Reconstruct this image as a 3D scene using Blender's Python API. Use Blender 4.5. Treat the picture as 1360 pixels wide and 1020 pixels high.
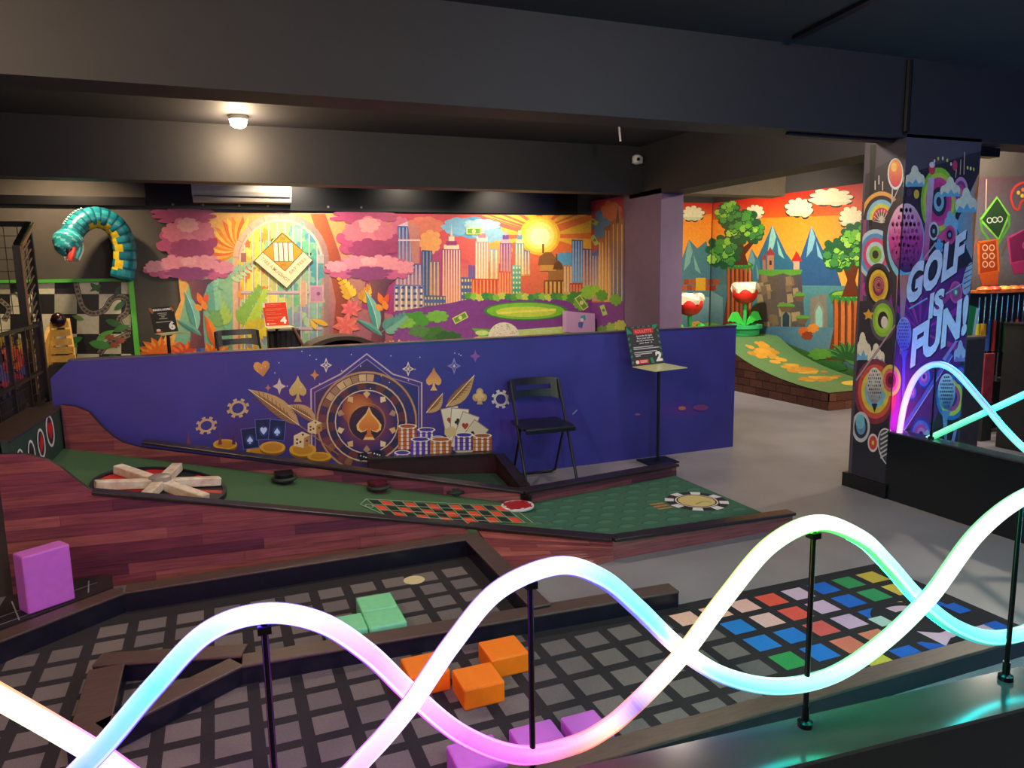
import bpy, bmesh, math, random
from mathutils import Vector, Matrix
S = bpy.context.scene
for o in list(bpy.data.objects): bpy.data.objects.remove(o)
random.seed(7)
COL = S.collection
# ---------------------------------------------------------------- camera
F, PITCH, ROLL, YAW, H = 980.0, math.radians(8.55), math.radians(1.0), math.radians(21.7), 1.58
def _basis():
    cp, sp, cr, sr, cy, sy = math.cos(PITCH), math.sin(PITCH), math.cos(ROLL), math.sin(ROLL), math.cos(YAW), math.sin(YAW)
    right = Vector((cy, -sy, 0)); f0 = Vector((sy, cy, 0)); up = Vector((0, 0, 1))
    fwd = f0*cp - up*sp; down = -f0*sp - up*cp
    return cr*right + sr*down, -sr*right + cr*down, fwd
CX, CY, CZ = _basis(); EYE = Vector((0, 0, H))
cam = bpy.data.cameras.new('camera'); camo = bpy.data.objects.new('camera', cam); COL.objects.link(camo)
cam.sensor_width = 36; cam.lens = F/1360*36; cam.clip_start = .05
camo.matrix_world = Matrix(((CX.x, -CY.x, -CZ.x, 0), (CX.y, -CY.y, -CZ.y, 0), (CX.z, -CY.z, -CZ.z, H), (0, 0, 0, 1)))
S.camera = camo
# survey helpers: where a sight line meets a wall or a level of the room
def ray(px, py): return (px-680)*CX + (py-510)*CY + F*CZ
def atz(px, py, z=0.0):
    d = ray(px, py); return EYE + d*((z-H)/d.z)
def aty(px, py, y):
    d = ray(px, py); return EYE + d*(y/d.y)
def atx(px, py, x):
    d = ray(px, py); return EYE + d*(x/d.x)
def onpl(px, py, a, b):
    n = Vector((-(b[1]-a[1]), b[0]-a[0], 0)); d = ray(px, py)
    return EYE + d*((n.dot(Vector((a[0], a[1], 0))-EYE))/n.dot(d))
# ---------------------------------------------------------------- world, lights, exposure
W = bpy.data.worlds.new('world'); S.world = W; W.use_nodes = True
W.node_tree.nodes['Background'].inputs[0].default_value = (.10, .10, .16, 1)
W.node_tree.nodes['Background'].inputs[1].default_value = .10
vs = S.view_settings; vs.view_transform = 'Standard'; vs.look = 'None'; vs.exposure = 0.0; vs.gamma = 1; vs.use_curve_mapping = False
def lamp(kind, name, loc, power, col, size=.1, to=None, angle=60, blend=.6):
    l = bpy.data.lights.new(name, kind); l.energy = power; l.color = col
    if kind == 'AREA': l.shape = 'DISK'; l.size = size
    else: l.shadow_soft_size = size
    if kind == 'SPOT': l.spot_size = math.radians(angle); l.spot_blend = blend
    o = bpy.data.objects.new(name, l); COL.objects.link(o); o.location = loc
    if to is not None: o.rotation_euler = (Vector(to)-Vector(loc)).to_track_quat('-Z', 'Y').to_euler()
    return o
WARM = (1, .74, .46); SOFT = (1, .84, .66)
# ceiling spots between the second beam and the mural wall, aimed at the murals
for x, y, w, tx, ang, c in ((.85, 7.40, 165, .85, 118, SOFT), (2.1, 7.40, 60, 2.0, 120, SOFT), (3.2, 7.40, 150, 3.2, 108, SOFT)):
    lamp('SPOT', 'mural_spot', (x, y, 2.74), w, c, .05, (tx, 8.1, 1.25), ang, .9)
lamp('SPOT', 'mural_spot', (-1.2, 7.40, 2.74), 110, WARM, .05, (-1.3, 8.1, 1.4), 120, .9)
# spots of the ramp room
lamp('SPOT', 'ramp_spot', (5.7, 7.6, 2.74), 330, SOFT, .06, (7.2, 8.4, 1.2), 140, .9)
lamp('SPOT', 'ramp_spot', (5.6, 5.2, 2.74), 190, SOFT, .06, (6.2, 6.3, 0), 130, .9)
# ceiling lamps of the front part of the room, above and behind the viewer
FRONT = ((-1.35, 2.0, 100, WARM), (.7, -.9, 150, SOFT), (2.6, 1.3, 60, (.8, .86, 1)), (6.4, 4.3, 120, SOFT), (.75, 4.28, 62, SOFT), (3.0, 4.28, 48, SOFT))  # the cool one is fill, added where no lamp is seen
lamp('POINT', 'blue_fill_light', (6.4, .5, 1.5), 60, (.16, .22, 1), .15)  # unseen light added to turn the right-hand ceiling and floor bluer
for x, y, w, c in FRONT: lamp('POINT', 'front_ceiling_lamp', (x, y, 2.70), w, c, .07)

# ---------------------------------------------------------------- materials
MATS = {}
def lin(c):
    if isinstance(c, str):
        c = c.lstrip('#'); c = [int(c[i:i+2], 16)/255 for i in (0, 2, 4)]
    return tuple((x/12.92 if x <= .04045 else ((x+.055)/1.055)**2.4) for x in c[:3])
def mat(name, col='#808080', rough=.5, metal=0, noise=0, scale=20, bump=0, emit=0, spec=.5, stretch=None, col2=None, alpha=None, coat=0):
    if name in MATS: return MATS[name]
    m = bpy.data.materials.new(name); m.use_nodes = True; nt = m.node_tree; b = nt.nodes['Principled BSDF']
    c = lin(col); b.inputs['Base Color'].default_value = (*c, 1); b.inputs['Roughness'].default_value = rough
    b.inputs['Metallic'].default_value = metal; b.inputs['Specular IOR Level'].default_value = spec
    b.inputs['Coat Weight'].default_value = coat
    if emit: b.inputs['Emission Color'].default_value = (*c, 1); b.inputs['Emission Strength'].default_value = emit
    if alpha: b.inputs['Transmission Weight'].default_value = alpha
    if noise or bump:
        tc = nt.nodes.new('ShaderNodeTexCoord'); mp = nt.nodes.new('ShaderNodeMapping'); nz = nt.nodes.new('ShaderNodeTexNoise')
        nz.inputs['Scale'].default_value = scale; nz.inputs['Detail'].default_value = 4
        if stretch: mp.inputs['Scale'].default_value = stretch
        nt.links.new(tc.outputs['Object'], mp.inputs[0]); nt.links.new(mp.outputs[0], nz.inputs[0])
        if noise:
            r = nt.nodes.new('ShaderNodeValToRGB'); c2 = lin(col2) if col2 else tuple(x*(1-noise) for x in c)
            c1 = c if col2 else tuple(min(1, x*(1+noise)) for x in c)
            r.color_ramp.elements[0].position = .35; r.color_ramp.elements[1].position = .65
            r.color_ramp.elements[0].color = (*c2, 1); r.color_ramp.elements[1].color = (*c1, 1)
            nt.links.new(nz.outputs[0], r.inputs[0]); nt.links.new(r.outputs[0], b.inputs['Base Color'])
        if bump:
            bp = nt.nodes.new('ShaderNodeBump'); bp.inputs['Strength'].default_value = bump; bp.inputs['Distance'].default_value = .004
            nt.links.new(nz.outputs[0], bp.inputs['Height']); nt.links.new(bp.outputs[0], b.inputs['Normal'])
    MATS[name] = m; return m
def attr_mat(name, rough=.45, noise=.08, scale=60, emit=0, emitonly=False, stretch=None, bump=0, sat=1, val=1):
    """print or paint: colour comes from the colours stored on the mesh"""
    if name in MATS: return MATS[name]
    m = bpy.data.materials.new(name); m.use_nodes = True; nt = m.node_tree; b = nt.nodes['Principled BSDF']
    a = nt.nodes.new('ShaderNodeAttribute'); a.attribute_name = 'Col'
    if emitonly:
        b.inputs['Base Color'].default_value = (.6, .6, .6, 1); nt.links.new(a.outputs[0], b.inputs['Emission Color']); b.inputs['Emission Strength'].default_value = emit
        b.inputs['Roughness'].default_value = rough
    else:
        tc = nt.nodes.new('ShaderNodeTexCoord'); nz = nt.nodes.new('ShaderNodeTexNoise'); nz.inputs['Scale'].default_value = scale; nz.inputs['Detail'].default_value = 3
        mp = nt.nodes.new('ShaderNodeMapping')
        if stretch: mp.inputs['Scale'].default_value = stretch
        mx = nt.nodes.new('ShaderNodeMix'); mx.data_type = 'RGBA'; mx.blend_type = 'MULTIPLY'; mx.inputs[0].default_value = 1
        mr = nt.nodes.new('ShaderNodeMapRange'); mr.inputs['To Min'].default_value = 1-noise*2; mr.inputs['To Max'].default_value = 1+noise*2
        nt.links.new(tc.outputs['Object'], mp.inputs[0]); nt.links.new(mp.outputs[0], nz.inputs[0]); nt.links.new(nz.outputs[0], mr.inputs[0])
        hs = nt.nodes.new('ShaderNodeHueSaturation'); hs.inputs['Saturation'].default_value = sat; hs.inputs['Value'].default_value = val
        nt.links.new(a.outputs[0], hs.inputs['Color']); nt.links.new(hs.outputs[0], mx.inputs[6]); nt.links.new(mr.outputs[0], mx.inputs[7]); nt.links.new(mx.outputs[2], b.inputs['Base Color'])
        b.inputs['Roughness'].default_value = rough
        if bump:
            bp = nt.nodes.new('ShaderNodeBump'); bp.inputs['Strength'].default_value = bump; bp.inputs['Distance'].default_value = .004
            nt.links.new(nz.outputs[0], bp.inputs['Height']); nt.links.new(bp.outputs[0], b.inputs['Normal'])
    MATS[name] = m; return m
# ---------------------------------------------------------------- object helpers
def tag(o, label=None, cat=None, group=None, kind=None):
    if label: o['label'] = label
    if cat: o['category'] = cat
    if group: o['group'] = group
    if kind: o['kind'] = kind
    return o
def thing(name, label, cat, loc=(0, 0, 0), rz=0, group=None):
    o = bpy.data.objects.new(name, None); COL.objects.link(o); o.location = loc; o.rotation_euler = (0, 0, rz); o.empty_display_size = .05
    return tag(o, label, cat, group)
def copy_tree(o, parent=None):
    c = o.copy(); COL.objects.link(c); c.parent = parent
    for ch in o.children: copy_tree(ch, c)
    return c
class MB:
    """collects faces in world space; build() links them as one mesh object (placed relative to its parent)"""
    def __init__(s): s.v = []; s.f = []; s.c = []
    def add(s, vs, fs, col=None):
        n = len(s.v); s.v += [tuple(v) for v in vs]; s.f += [tuple(i+n for i in f) for f in fs]; s.c += [col]*len(fs); return s
    def box(s, a, b, col=None):
        (x0, y0, z0), (x1, y1, z1) = a, b
        return s.add([(x0,y0,z0),(x1,y0,z0),(x1,y1,z0),(x0,y1,z0),(x0,y0,z1),(x1,y0,z1),(x1,y1,z1),(x0,y1,z1)],
              [(0,3,2,1),(4,5,6,7),(0,1,5,4),(1,2,6,5),(2,3,7,6),(3,0,4,7)], col)
    def bar(s, a, b, w, h, col=None, up=(0,0,1), off=0):
        """box along a->b, w wide, h high (a, b on its centre line)"""
        a = Vector(a); b = Vector(b); d = (b-a).normalized(); up = (0, 1, 0) if abs(d.z) > .98 else up; side = d.cross(Vector(up)).normalized(); u = side.cross(d)
        q = [a+side*(sx*w/2)+u*(sz*h/2) for sx, sz in ((-1,-1),(1,-1),(1,1),(-1,1))]; r = [p+(b-a) for p in q]
        return s.add(q+r, [(0,1,2,3),(7,6,5,4),(0,4,5,1),(1,5,6,2),(2,6,7,3),(3,7,4,0)], col)
    def slab(s, a, b, z0, z1, w0, w1):
        """upright plank over the line a->b (xy), from offset w0 to w1 on its left; z0, z1 may be (za, zb)"""
        a = Vector(a[:2]); b = Vector(b[:2]); d = (b-a).normalized(); n = Vector((-d.y, d.x))
        z0 = z0 if isinstance(z0, tuple) else (z0, z0); z1 = z1 if isinstance(z1, tuple) else (z1, z1)
        P = []
        for zz in (z0, z1):
            for p, z, w in ((a, zz[0], w0), (b, zz[1], w0), (b, zz[1], w1), (a, zz[0], w1)):
                q = p+n*w; P.append((q.x, q.y, z))
        return s.add(P, [(0,3,2,1),(4,5,6,7),(0,1,5,4),(1,2,6,5),(2,3,7,6),(3,0,4,7)])
    def prism(s, pts, off, col=None):
        """flat polygon (3D points) extruded by a vector"""
        n = len(pts); off = Vector(off); P = [Vector(p) for p in pts]
        return s.add(P+[p+off for p in P], [tuple(range(n-1, -1, -1)), tuple(range(n, 2*n))]+[(i, (i+1) % n, n+(i+1) % n, n+i) for i in range(n)], col)
    def tube(s, path, r, seg=10, closed=False, cols=None, caps=True, up=None):
        P = [Vector(p) for p in path]; n = len(P); rs = r if isinstance(r, (list, tuple)) else [r]*n
        base = len(s.v); u = None; fr = []
        for i in range(n):
            d = (P[(i+1) % n]-P[i-1]) if closed else (P[min(i+1, n-1)]-P[max(i-1, 0)])
            d.normalize()
            if u is None:
                u = Vector(up) if up else (Vector((0, 0, 1)) if abs(d.z) < .9 else Vector((1, 0, 0)))
            u = (u-d*u.dot(d)).normalized(); w = d.cross(u)
            fr.append((u.copy(), w))
            for k in range(seg):
                t = 2*math.pi*k/seg; s.v.append(tuple(P[i]+u*(math.cos(t)*rs[i])+w*(math.sin(t)*rs[i])))
        for i in range(n if closed else n-1):
            for k in range(seg):
                j = (i+1) % n
                s.f.append((base+i*seg+k, base+i*seg+(k+1) % seg, base+j*seg+(k+1) % seg, base+j*seg+k)); s.c.append(cols(i, k) if cols else None)
        if caps and not closed:
            s.f.append(tuple(base+k for k in range(seg-1, -1, -1))); s.c.append(cols(0, 0) if cols else None)
            s.f.append(tuple(base+(n-1)*seg+k for k in range(seg))); s.c.append(cols(n-1, 0) if cols else None)
        return s
    def lathe(s, prof, c=(0,0,0), seg=24, axis='z', col=None):
        base = len(s.v)
        for r, z in prof:
            for k in range(seg):
                t = 2*math.pi*k/seg; p = (r*math.cos(t), r*math.sin(t), z)
                if axis == 'y': p = (p[0], p[2], p[1])
                if axis == 'x': p = (p[2], p[0], p[1])
                s.v.append((c[0]+p[0], c[1]+p[1], c[2]+p[2]))
        n = len(prof)
        for i in range(n-1):
            for k in range(seg):
                s.f.append((base+i*seg+k, base+i*seg+(k+1) % seg, base+(i+1)*seg+(k+1) % seg, base+(i+1)*seg+k)); s.c.append(col)
        s.f.append(tuple(base+k for k in range(seg-1, -1, -1))); s.f.append(tuple(base+(n-1)*seg+k for k in range(seg))); s.c += [col, col]
        return s
    def build(s, name, m, parent=None, smooth=False, bevel=0, fixn=True):
        me = bpy.data.meshes.new(name); org = Vector((0, 0, 0)); R = Matrix.Identity(4)
        o = bpy.data.objects.new(name, me); COL.objects.link(o)
        pts = [Vector(v) for v in s.v]
        if parent is None:
            lo = Vector([min(p[i] for p in pts) for i in range(3)]); hi = Vector([max(p[i] for p in pts) for i in range(3)])
            org = Vector(((lo.x+hi.x)/2, (lo.y+hi.y)/2, lo.z)); o.location = org; pts = [p-org for p in pts]
        else:
            M = world_of(parent).inverted(); pts = [M @ p for p in pts]; o.parent = parent
        me.from_pydata([tuple(p) for p in pts], [], s.f)
        if any(c is not None for c in s.c):
            ca = me.color_attributes.new('Col', 'FLOAT_COLOR', 'CORNER'); li = 0; buf = []
            for f, c in zip(s.f, s.c):
                if c is None: c = (.5, .5, .5)
                if isinstance(c[0], (tuple, list)):
                    for q in c: buf += [*q[:3], 1]
                else: buf += [*c[:3], 1]*len(f)
            ca.data.foreach_set('color', buf)
        if fixn:
            bm = bmesh.new(); bm.from_mesh(me); bmesh.ops.recalc_face_normals(bm, faces=bm.faces); bm.to_mesh(me); bm.free()
        if smooth:
            for p in me.polygons: p.use_smooth = True
            try: me.set_sharp_from_angle(angle=math.radians(50))
            except Exception: pass
        me.materials.append(m)
        if bevel:
            b = o.modifiers.new('bevel', 'BEVEL'); b.width = bevel; b.segments = 2; b.limit_method = 'ANGLE'
        return o
def world_of(o):
    M = Matrix.LocRotScale(o.location, o.rotation_euler, o.scale)
    return world_of(o.parent) @ M if o.parent else M
def struct(name, mb, m, label=None, parent=None, **k):
    o = mb.build(name, m, parent, **k)
    if parent is None: tag(o, label, name.split('_')[0] if label else None, kind='structure')
    return o
def spline(pts, n=8):
    """smooth curve through points of any dimension"""
    P = [Vector(p) for p in pts]; out = []
    for i in range(len(P)-1):
        a = P[i-1] if i else P[0]*2-P[1]; b = P[i]; c = P[i+1]; d = P[i+2] if i+2 < len(P) else P[-1]*2-P[-2]
        for k in range(n):
            t = k/n; out.append(.5*((2*b)+(c-a)*t+(2*a-5*b+4*c-d)*t*t+(3*b-a-3*c+d)*t*t*t))
    out.append(P[-1]); return out
# ---------------------------------------------------------------- flat print: coloured shapes on a plane
_tc = {}
def text_mesh(txt, bold=.02, shear=0):
    k = (txt, bold, shear)
    if k not in _tc:
        cu = bpy.data.curves.new('t', 'FONT'); cu.body = txt; cu.offset = bold; cu.resolution_u = 3; cu.shear = shear; cu.fill_mode = 'FRONT'
        o = bpy.data.objects.new('t', cu); COL.objects.link(o)
        me = bpy.data.meshes.new_from_object(o.evaluated_get(bpy.context.evaluated_depsgraph_get()))
        v = [(p.co.x, p.co.y) for p in me.vertices]; f = [tuple(p.vertices) for p in me.polygons]
        bpy.data.objects.remove(o); bpy.data.curves.remove(cu); bpy.data.meshes.remove(me)
        x0 = min(p[0] for p in v); x1 = max(p[0] for p in v); y0 = min(p[1] for p in v); y1 = max(p[1] for p in v)
        _tc[k] = ([((x-x0)/(x1-x0), (y-y0)/(y1-y0)) for x, y in v], f)
    return _tc[k]
class Art(MB):
    """shapes are given in survey (photo) coordinates, mp() carries them onto the wall or floor; every shape lies a hair above the last"""
    def __init__(s, mp, n, step=.00012, lift=.001):
        super().__init__(); s.mp = mp; s.n = Vector(n); s.k = 0; s.step = step; s.lift = lift
        s.vk = []; s.clamp = None
    def place(s, p):
        if s.clamp:
            lo, hi = s.clamp(p[1]); p = (min(hi, max(lo, p[0])), p[1])
        return Vector(s.mp(*p))
    def add(s, vs, fs, col=None):
        vs = list(vs); s.vk += [s.k]*len(vs); return super().add(vs, fs, col)
    def build(s, *a, **k):
        st = min(s.step, .008/max(1, max(s.vk)))
        s.v = [tuple(Vector(v)+s.n*(s.lift+st*q)) for v, q in zip(s.v, s.vk)]; return super().build(*a, **k)
    def poly(s, pts, col, g=None, hold=False):
        """g = ((x,y), (x,y), colour2): straight gradient from col to colour2"""
        if not hold: s.k += 1
        c = lin(col)
        if g:
            (ax, ay), (bx, by), c2 = g; c2 = lin(c2); dx, dy = bx-ax, by-ay; L = dx*dx+dy*dy; cc = []
            for p in pts:
                t = max(0, min(1, ((p[0]-ax)*dx+(p[1]-ay)*dy)/L)); cc.append(tuple(c[i]*(1-t)+c2[i]*t for i in range(3)))
            c = cc
        s.add([s.place(p) for p in pts], [tuple(range(len(pts)))], c)
    def rect(s, x0, y0, x1, y1, col, **k): s.poly([(x0, y0), (x1, y0), (x1, y1), (x0, y1)], col, **k)
    def ell(s, cx, cy, rx, ry, col, rot=0, n=24, **k):
        a = math.radians(rot); ca, sa = math.cos(a), math.sin(a)
        s.poly([(cx+rx*math.cos(t)*ca-ry*math.sin(t)*sa, cy+rx*math.cos(t)*sa+ry*math.sin(t)*ca) for t in (2*math.pi*i/n for i in range(n))], col, **k)
    def glow(s, cx, cy, rx, ry, cin, cout, n=32, rings=4, pw=1.0):
        """printed radial fade"""
        s.k += 1; a = lin(cin); b = lin(cout)
        def col(t): t = t**pw; return tuple(a[i]*(1-t)+b[i]*t for i in range(3))
        R = [[s.place((cx+rx*(j/rings)*math.cos(2*math.pi*i/n), cy+ry*(j/rings)*math.sin(2*math.pi*i/n))) for i in range(n)] for j in range(rings+1)]
        for j in range(rings):
            c0, c1 = col(j/rings), col((j+1)/rings)
            for i in range(n):
                i2 = (i+1) % n
                if j == 0: s.add([R[0][i], R[1][i], R[1][i2]], [(0, 1, 2)], [c0, c1, c1])
                else: s.add([R[j][i], R[j+1][i], R[j+1][i2], R[j][i2]], [(0, 1, 2, 3)], [c0, c1, c1, c0])
    def ring(s, cx, cy, r0, r1, col, a0=0, a1=360, ky=1, n=28, rot=0):
        s.k += 1; c = lin(col); q = math.radians(rot); cq, sq = math.cos(q), math.sin(q)
        def P(r, t):
            x, y = r*math.cos(t), r*ky*math.sin(t); return s.place((cx+x*cq-y*sq, cy+x*sq+y*cq))
        for i in range(n):
            t0 = math.radians(a0+(a1-a0)*i/n); t1 = math.radians(a0+(a1-a0)*(i+1)/n)
            s.add([P(r0, t0), P(r1, t0), P(r1, t1), P(r0, t1)], [(0, 1, 2, 3)], c)
    def line(s, pts, w, col, smooth=0, w1=None, closed=False):
        s.k += 1; c = lin(col)
        P = [Vector(p) for p in pts]
        if closed: P.append(P[0])
        if smooth: P = spline([tuple(p) for p in P], smooth)
        n = len(P); w1 = w if w1 is None else w1; L = []
        for i in range(n):
            d = P[min(i+1, n-1)]-P[max(i-1, 0)]
            if d.length < 1e-9: d = Vector((1, 0))
            d.normalize(); m = Vector((-d.y, d.x))*((w+(w1-w)*i/(n-1))/2); L.append((s.place(P[i]+m), s.place(P[i]-m)))
        for i in range(n-1): s.add([L[i][0], L[i+1][0], L[i+1][1], L[i][1]], [(0, 1, 2, 3)], c)
    def blob(s, cx, cy, rx, ry, col, bumps=9, amp=.14, seed=0, n=5, cut=None, **k):
        """scalloped outline: clouds, crowns, bushes"""
        R = random.Random(seed*131+7); pts = []
        a0 = R.random()*6.28
        for b in range(bumps):
            wob = 1+R.uniform(-.1, .1)
            for j in range(n):
                u = j/n; t = a0+2*math.pi*(b+u)/bumps; r = wob*(1-amp+amp*math.sqrt(max(0, math.sin(math.pi*u))))
                x, y = cx+rx*r*math.cos(t), cy+ry*r*math.sin(t)
                if cut is not None: y = min(y, cut)
                pts.append((x, y))
        s.poly(pts, col, **k)
    def leaf(s, a, b, w, col, col2=None, bend=0, n=7, rib=None):
        a = Vector(a); b = Vector(b); d = b-a; m = Vector((-d.y, d.x)).normalized(); up = []; dn = []; mid = []
        for i in range(n+1):
            t = i/n; p = a+d*t+m*(bend*math.sin(math.pi*t)); h = w/2*math.sin(math.pi*t**.8)
            up.append(p+m*h); dn.append(p-m*h); mid.append(p)
        s.poly(up+mid[-2:0:-1], col); s.poly(dn+mid[-2:0:-1], col2 or col, hold=True)
        if rib: s.line(mid, max(.6, w*.07), rib)
    def text(s, txt, o, ux, vy, col, bold=.02, shear=0):
        """o = lower-left corner, ux = vector along the line, vy = vector up the letters"""
        V, Fc = text_mesh(txt, bold, shear); s.k += 1
        s.add([s.place((o[0]+ux[0]*u+vy[0]*v, o[1]+ux[1]*u+vy[1]*v)) for u, v in V], Fc, lin(col))
    def star(s, cx, cy, r, col, n=4, q=.35, rot=-90, ky=1.0):
        s.poly([(cx+(r if i % 2 == 0 else r*q)*math.cos(math.radians(rot+180*i/n)), cy+ky*(r if i % 2 == 0 else r*q)*math.sin(math.radians(rot+180*i/n))) for i in range(2*n)], col)
    def spade(s, cx, cy, h, col, kx=.8, rot=0, **k):
        q = [(0,-.5),(.1,-.3),(.3,-.1),(.42,.05),(.4,.2),(.27,.28),(.12,.24),(.05,.18),(.08,.35),(.2,.5),(-.2,.5),(-.08,.35),(-.05,.18),(-.12,.24),(-.27,.28),(-.4,.2),(-.42,.05),(-.3,-.1),(-.1,-.3)]
        a = math.radians(rot); s.poly([(cx+h*(x*kx*math.cos(a)-y*math.sin(a)), cy+h*(x*kx*math.sin(a)+y*math.cos(a))) for x, y in q], col, **k)
    def heart(s, cx, cy, h, col, kx=1, rot=0, **k):
        q = [(0,.5),(-.25,.22),(-.45,-.02),(-.5,-.25),(-.38,-.45),(-.2,-.48),(-.05,-.38),(0,-.25),(.05,-.38),(.2,-.48),(.38,-.45),(.5,-.25),(.45,-.02),(.25,.22)]
        a = math.radians(rot); s.poly([(cx+h*(x*kx*math.cos(a)-y*math.sin(a)), cy+h*(x*kx*math.sin(a)+y*math.cos(a))) for x, y in q], col, **k)
    def club(s, cx, cy, h, col, kx=1):
        for dx, dy in ((0, -.25), (-.25, .08), (.25, .08)): s.ell(cx+h*dx*kx, cy+h*dy, h*.24*kx, h*.24, col, n=12)
        s.poly([(cx-h*.05*kx, cy), (cx+h*.05*kx, cy), (cx+h*.2*kx, cy+h*.5), (cx-h*.2*kx, cy+h*.5)], col)
    def print(s, name, parent=None, m=None):
        return s.build(name, m or attr_mat('vinyl_print', .42, .12, 26, sat=1.0, val=.84), parent, fixn=False)
def clip_rect(poly, x0, x1, y0, y1):
    """2D polygon cut to a rectangle"""
    for ax, lim, sg in ((0, x0, 1), (0, x1, -1), (1, y0, 1), (1, y1, -1)):
        out = []
        for i in range(len(poly)):
            p, q = poly[i-1], poly[i]; a, b = (p[ax]-lim)*sg, (q[ax]-lim)*sg
            if a*b < 0:
                t = a/(a-b); out.append((p[0]+(q[0]-p[0])*t, p[1]+(q[1]-p[1])*t))
            if b >= 0: out.append(q)
        poly = out
        if len(poly) < 3: return []
    A = sum(poly[i-1][0]*poly[i][1]-poly[i][0]*poly[i-1][1] for i in range(len(poly)))/2
    return poly if abs(A) > 1e-5 else []
#==STRUCTURE==
# ================================================================= structure
CEIL = 2.88
M_floor = mat('painted_concrete', '#8d8a90', .38, noise=.10, scale=2.2, bump=.05)
M_dark = mat('black_wall_paint', '#2b2827', .75, noise=.06, scale=30)
M_ceil = mat('dark_ceiling_paint', '#2c2a30', .7, noise=.05, scale=12)
M_beam = mat('dark_beam_paint', '#252327', .6, noise=.06, scale=10)
M_grey = mat('charcoal_wall_paint', '#4a443e', .7, noise=.06, scale=10)
M_black = mat('black_gloss_paint', '#0b0b10', .35)
M_mauve = mat('mauve_column_paint', '#7a6482', .6, noise=.04, scale=8)
struct('floor', MB().box((-4.5, -2.5, -.1), (11, 11.5, 0)), M_floor)
struct('ceiling', MB().box((-4.5, -2.5, CEIL), (11, 11.5, CEIL+.1)), M_ceil)
struct('wall_back', MB().box((-4.5, 8.12, 0), (4.56, 8.3, CEIL)), M_grey)
struct('wall_left', MB().box((-4.6, -2.5, 0), (-4.5, 8.3, CEIL)), M_dark)
struct('wall_front', MB().box((-4.5, -2.6, 0), (11, -2.5, CEIL)), M_dark)
struct('wall_right', MB().box((11, -2.5, 0), (11.1, 11.5, CEIL)), M_dark)
struct('beam_front', MB().box((-4.5, 3.62, 2.40), (11, 3.86, CEIL)), M_beam, 'dark boxed ceiling beam crossing the room above the roulette lane')
struct('beam_rear', MB().box((-4.5, 7.0, 2.40), (4.58, 7.22, CEIL)), M_beam, 'dark ceiling beam behind the round ceiling lamp')
struct('beam_cross', MB().box((4.3, 3.86, 2.36), (4.62, 7.22, CEIL)), M_beam, 'dark cross beam running from the golf pillar to the mauve column')
struct('beam_ramp_room', MB().box((4.62, 7.0, 2.41), (6.25, 7.24, CEIL)), mat('beige_beam_paint', '#8a7a60', .6, noise=.05), 'beige ceiling beam in front of the forest mural')
struct('wall_column', MB().box((4.3, 6.6, 0), (4.57, 8.2, 2.41)), M_mauve)
# strip of black board above the murals
trim1 = struct('trim_1', MB().box((-.55, 8.085, 2.26), (4.1, 8.12, 2.62)), M_black)
struct('trim_2', MB().box((-4.5, 8.07, 2.28), (-.55, 8.12, 2.36)), M_black)
# ramp room walls
struct('wall_ramp_back', MB().box((4.57, 9.75, 0), (7.4, 9.9, CEIL)), M_dark)
struct('wall_ramp_side', MB().box((7.3, 5.1, 0), (7.45, 9.9, CEIL)), M_dark)
struct('wall_games', MB().box((6.55, 5.0, 0), (11, 5.1, CEIL)), M_grey)
# pillar
PX0, PX1, PY0, PY1 = 4.2, 4.89, 3.62, 3.95
pil = struct('wall_pillar', MB().box((PX0, PY0, 0), (PX1, PY1, 2.42)), mat('pillar_paint', '#4a4450', .55, noise=.04, scale=8))
struct('baseboard_pillar', MB().box((PX0-.025, PY0-.02, 0), (PX1+.02, PY1+.03, .1)), M_black)
# blue partition
BY = 5.29
M_blue = mat('blue_partition_paint', '#3a3690', .45, noise=.10, scale=3)
part = struct('wall_partition', MB().prism([(-.985, BY, 0), (4.235, BY, 0), (4.235, BY, 1.08), (-.88, BY, 1.08), (-.985, BY, .98)], (0, .09, 0)), M_blue)
struct('trim_3', MB().box((-.88, BY-.004, 1.08), (4.24, BY+.094, 1.092)), mat('partition_cap', '#3a3858', .22))
struct('wall_low_left', MB().box((-1.36, 4.26, 0), (-1.06, 6.31, .70)), mat('low_wall_brown', '#3a332f', .55, noise=.1))
# parapets that carry the neon
M_par = mat('black_parapet', '#0d1218', .28)
M_cap = mat('parapet_cap', '#353c42', .16, noise=.06, scale=9)
struct('parapet_right', MB().box((4.19, -1.6, 0), (4.30, 3.62, .462)), M_par, 'low black parapet wall running from the golf pillar past the neon')
struct('trim_4', MB().box((4.185, -1.6, .462), (4.305, 3.62, .472)), M_cap)
NA, NB = 1.348, -.08            # plan line of the front neon: y = NA + NB x
def nl(x, off=0): return (x, NA+NB*x+off)
struct('parapet_front', MB().slab(nl(-1.6), nl(3.6), 0, .49, -.105, .03), M_par, 'low black parapet wall in the foreground under the neon wave')
struct('trim_5', MB().slab(nl(-1.6), nl(3.6), .49, .5, -.11, .035), M_cap)
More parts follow.
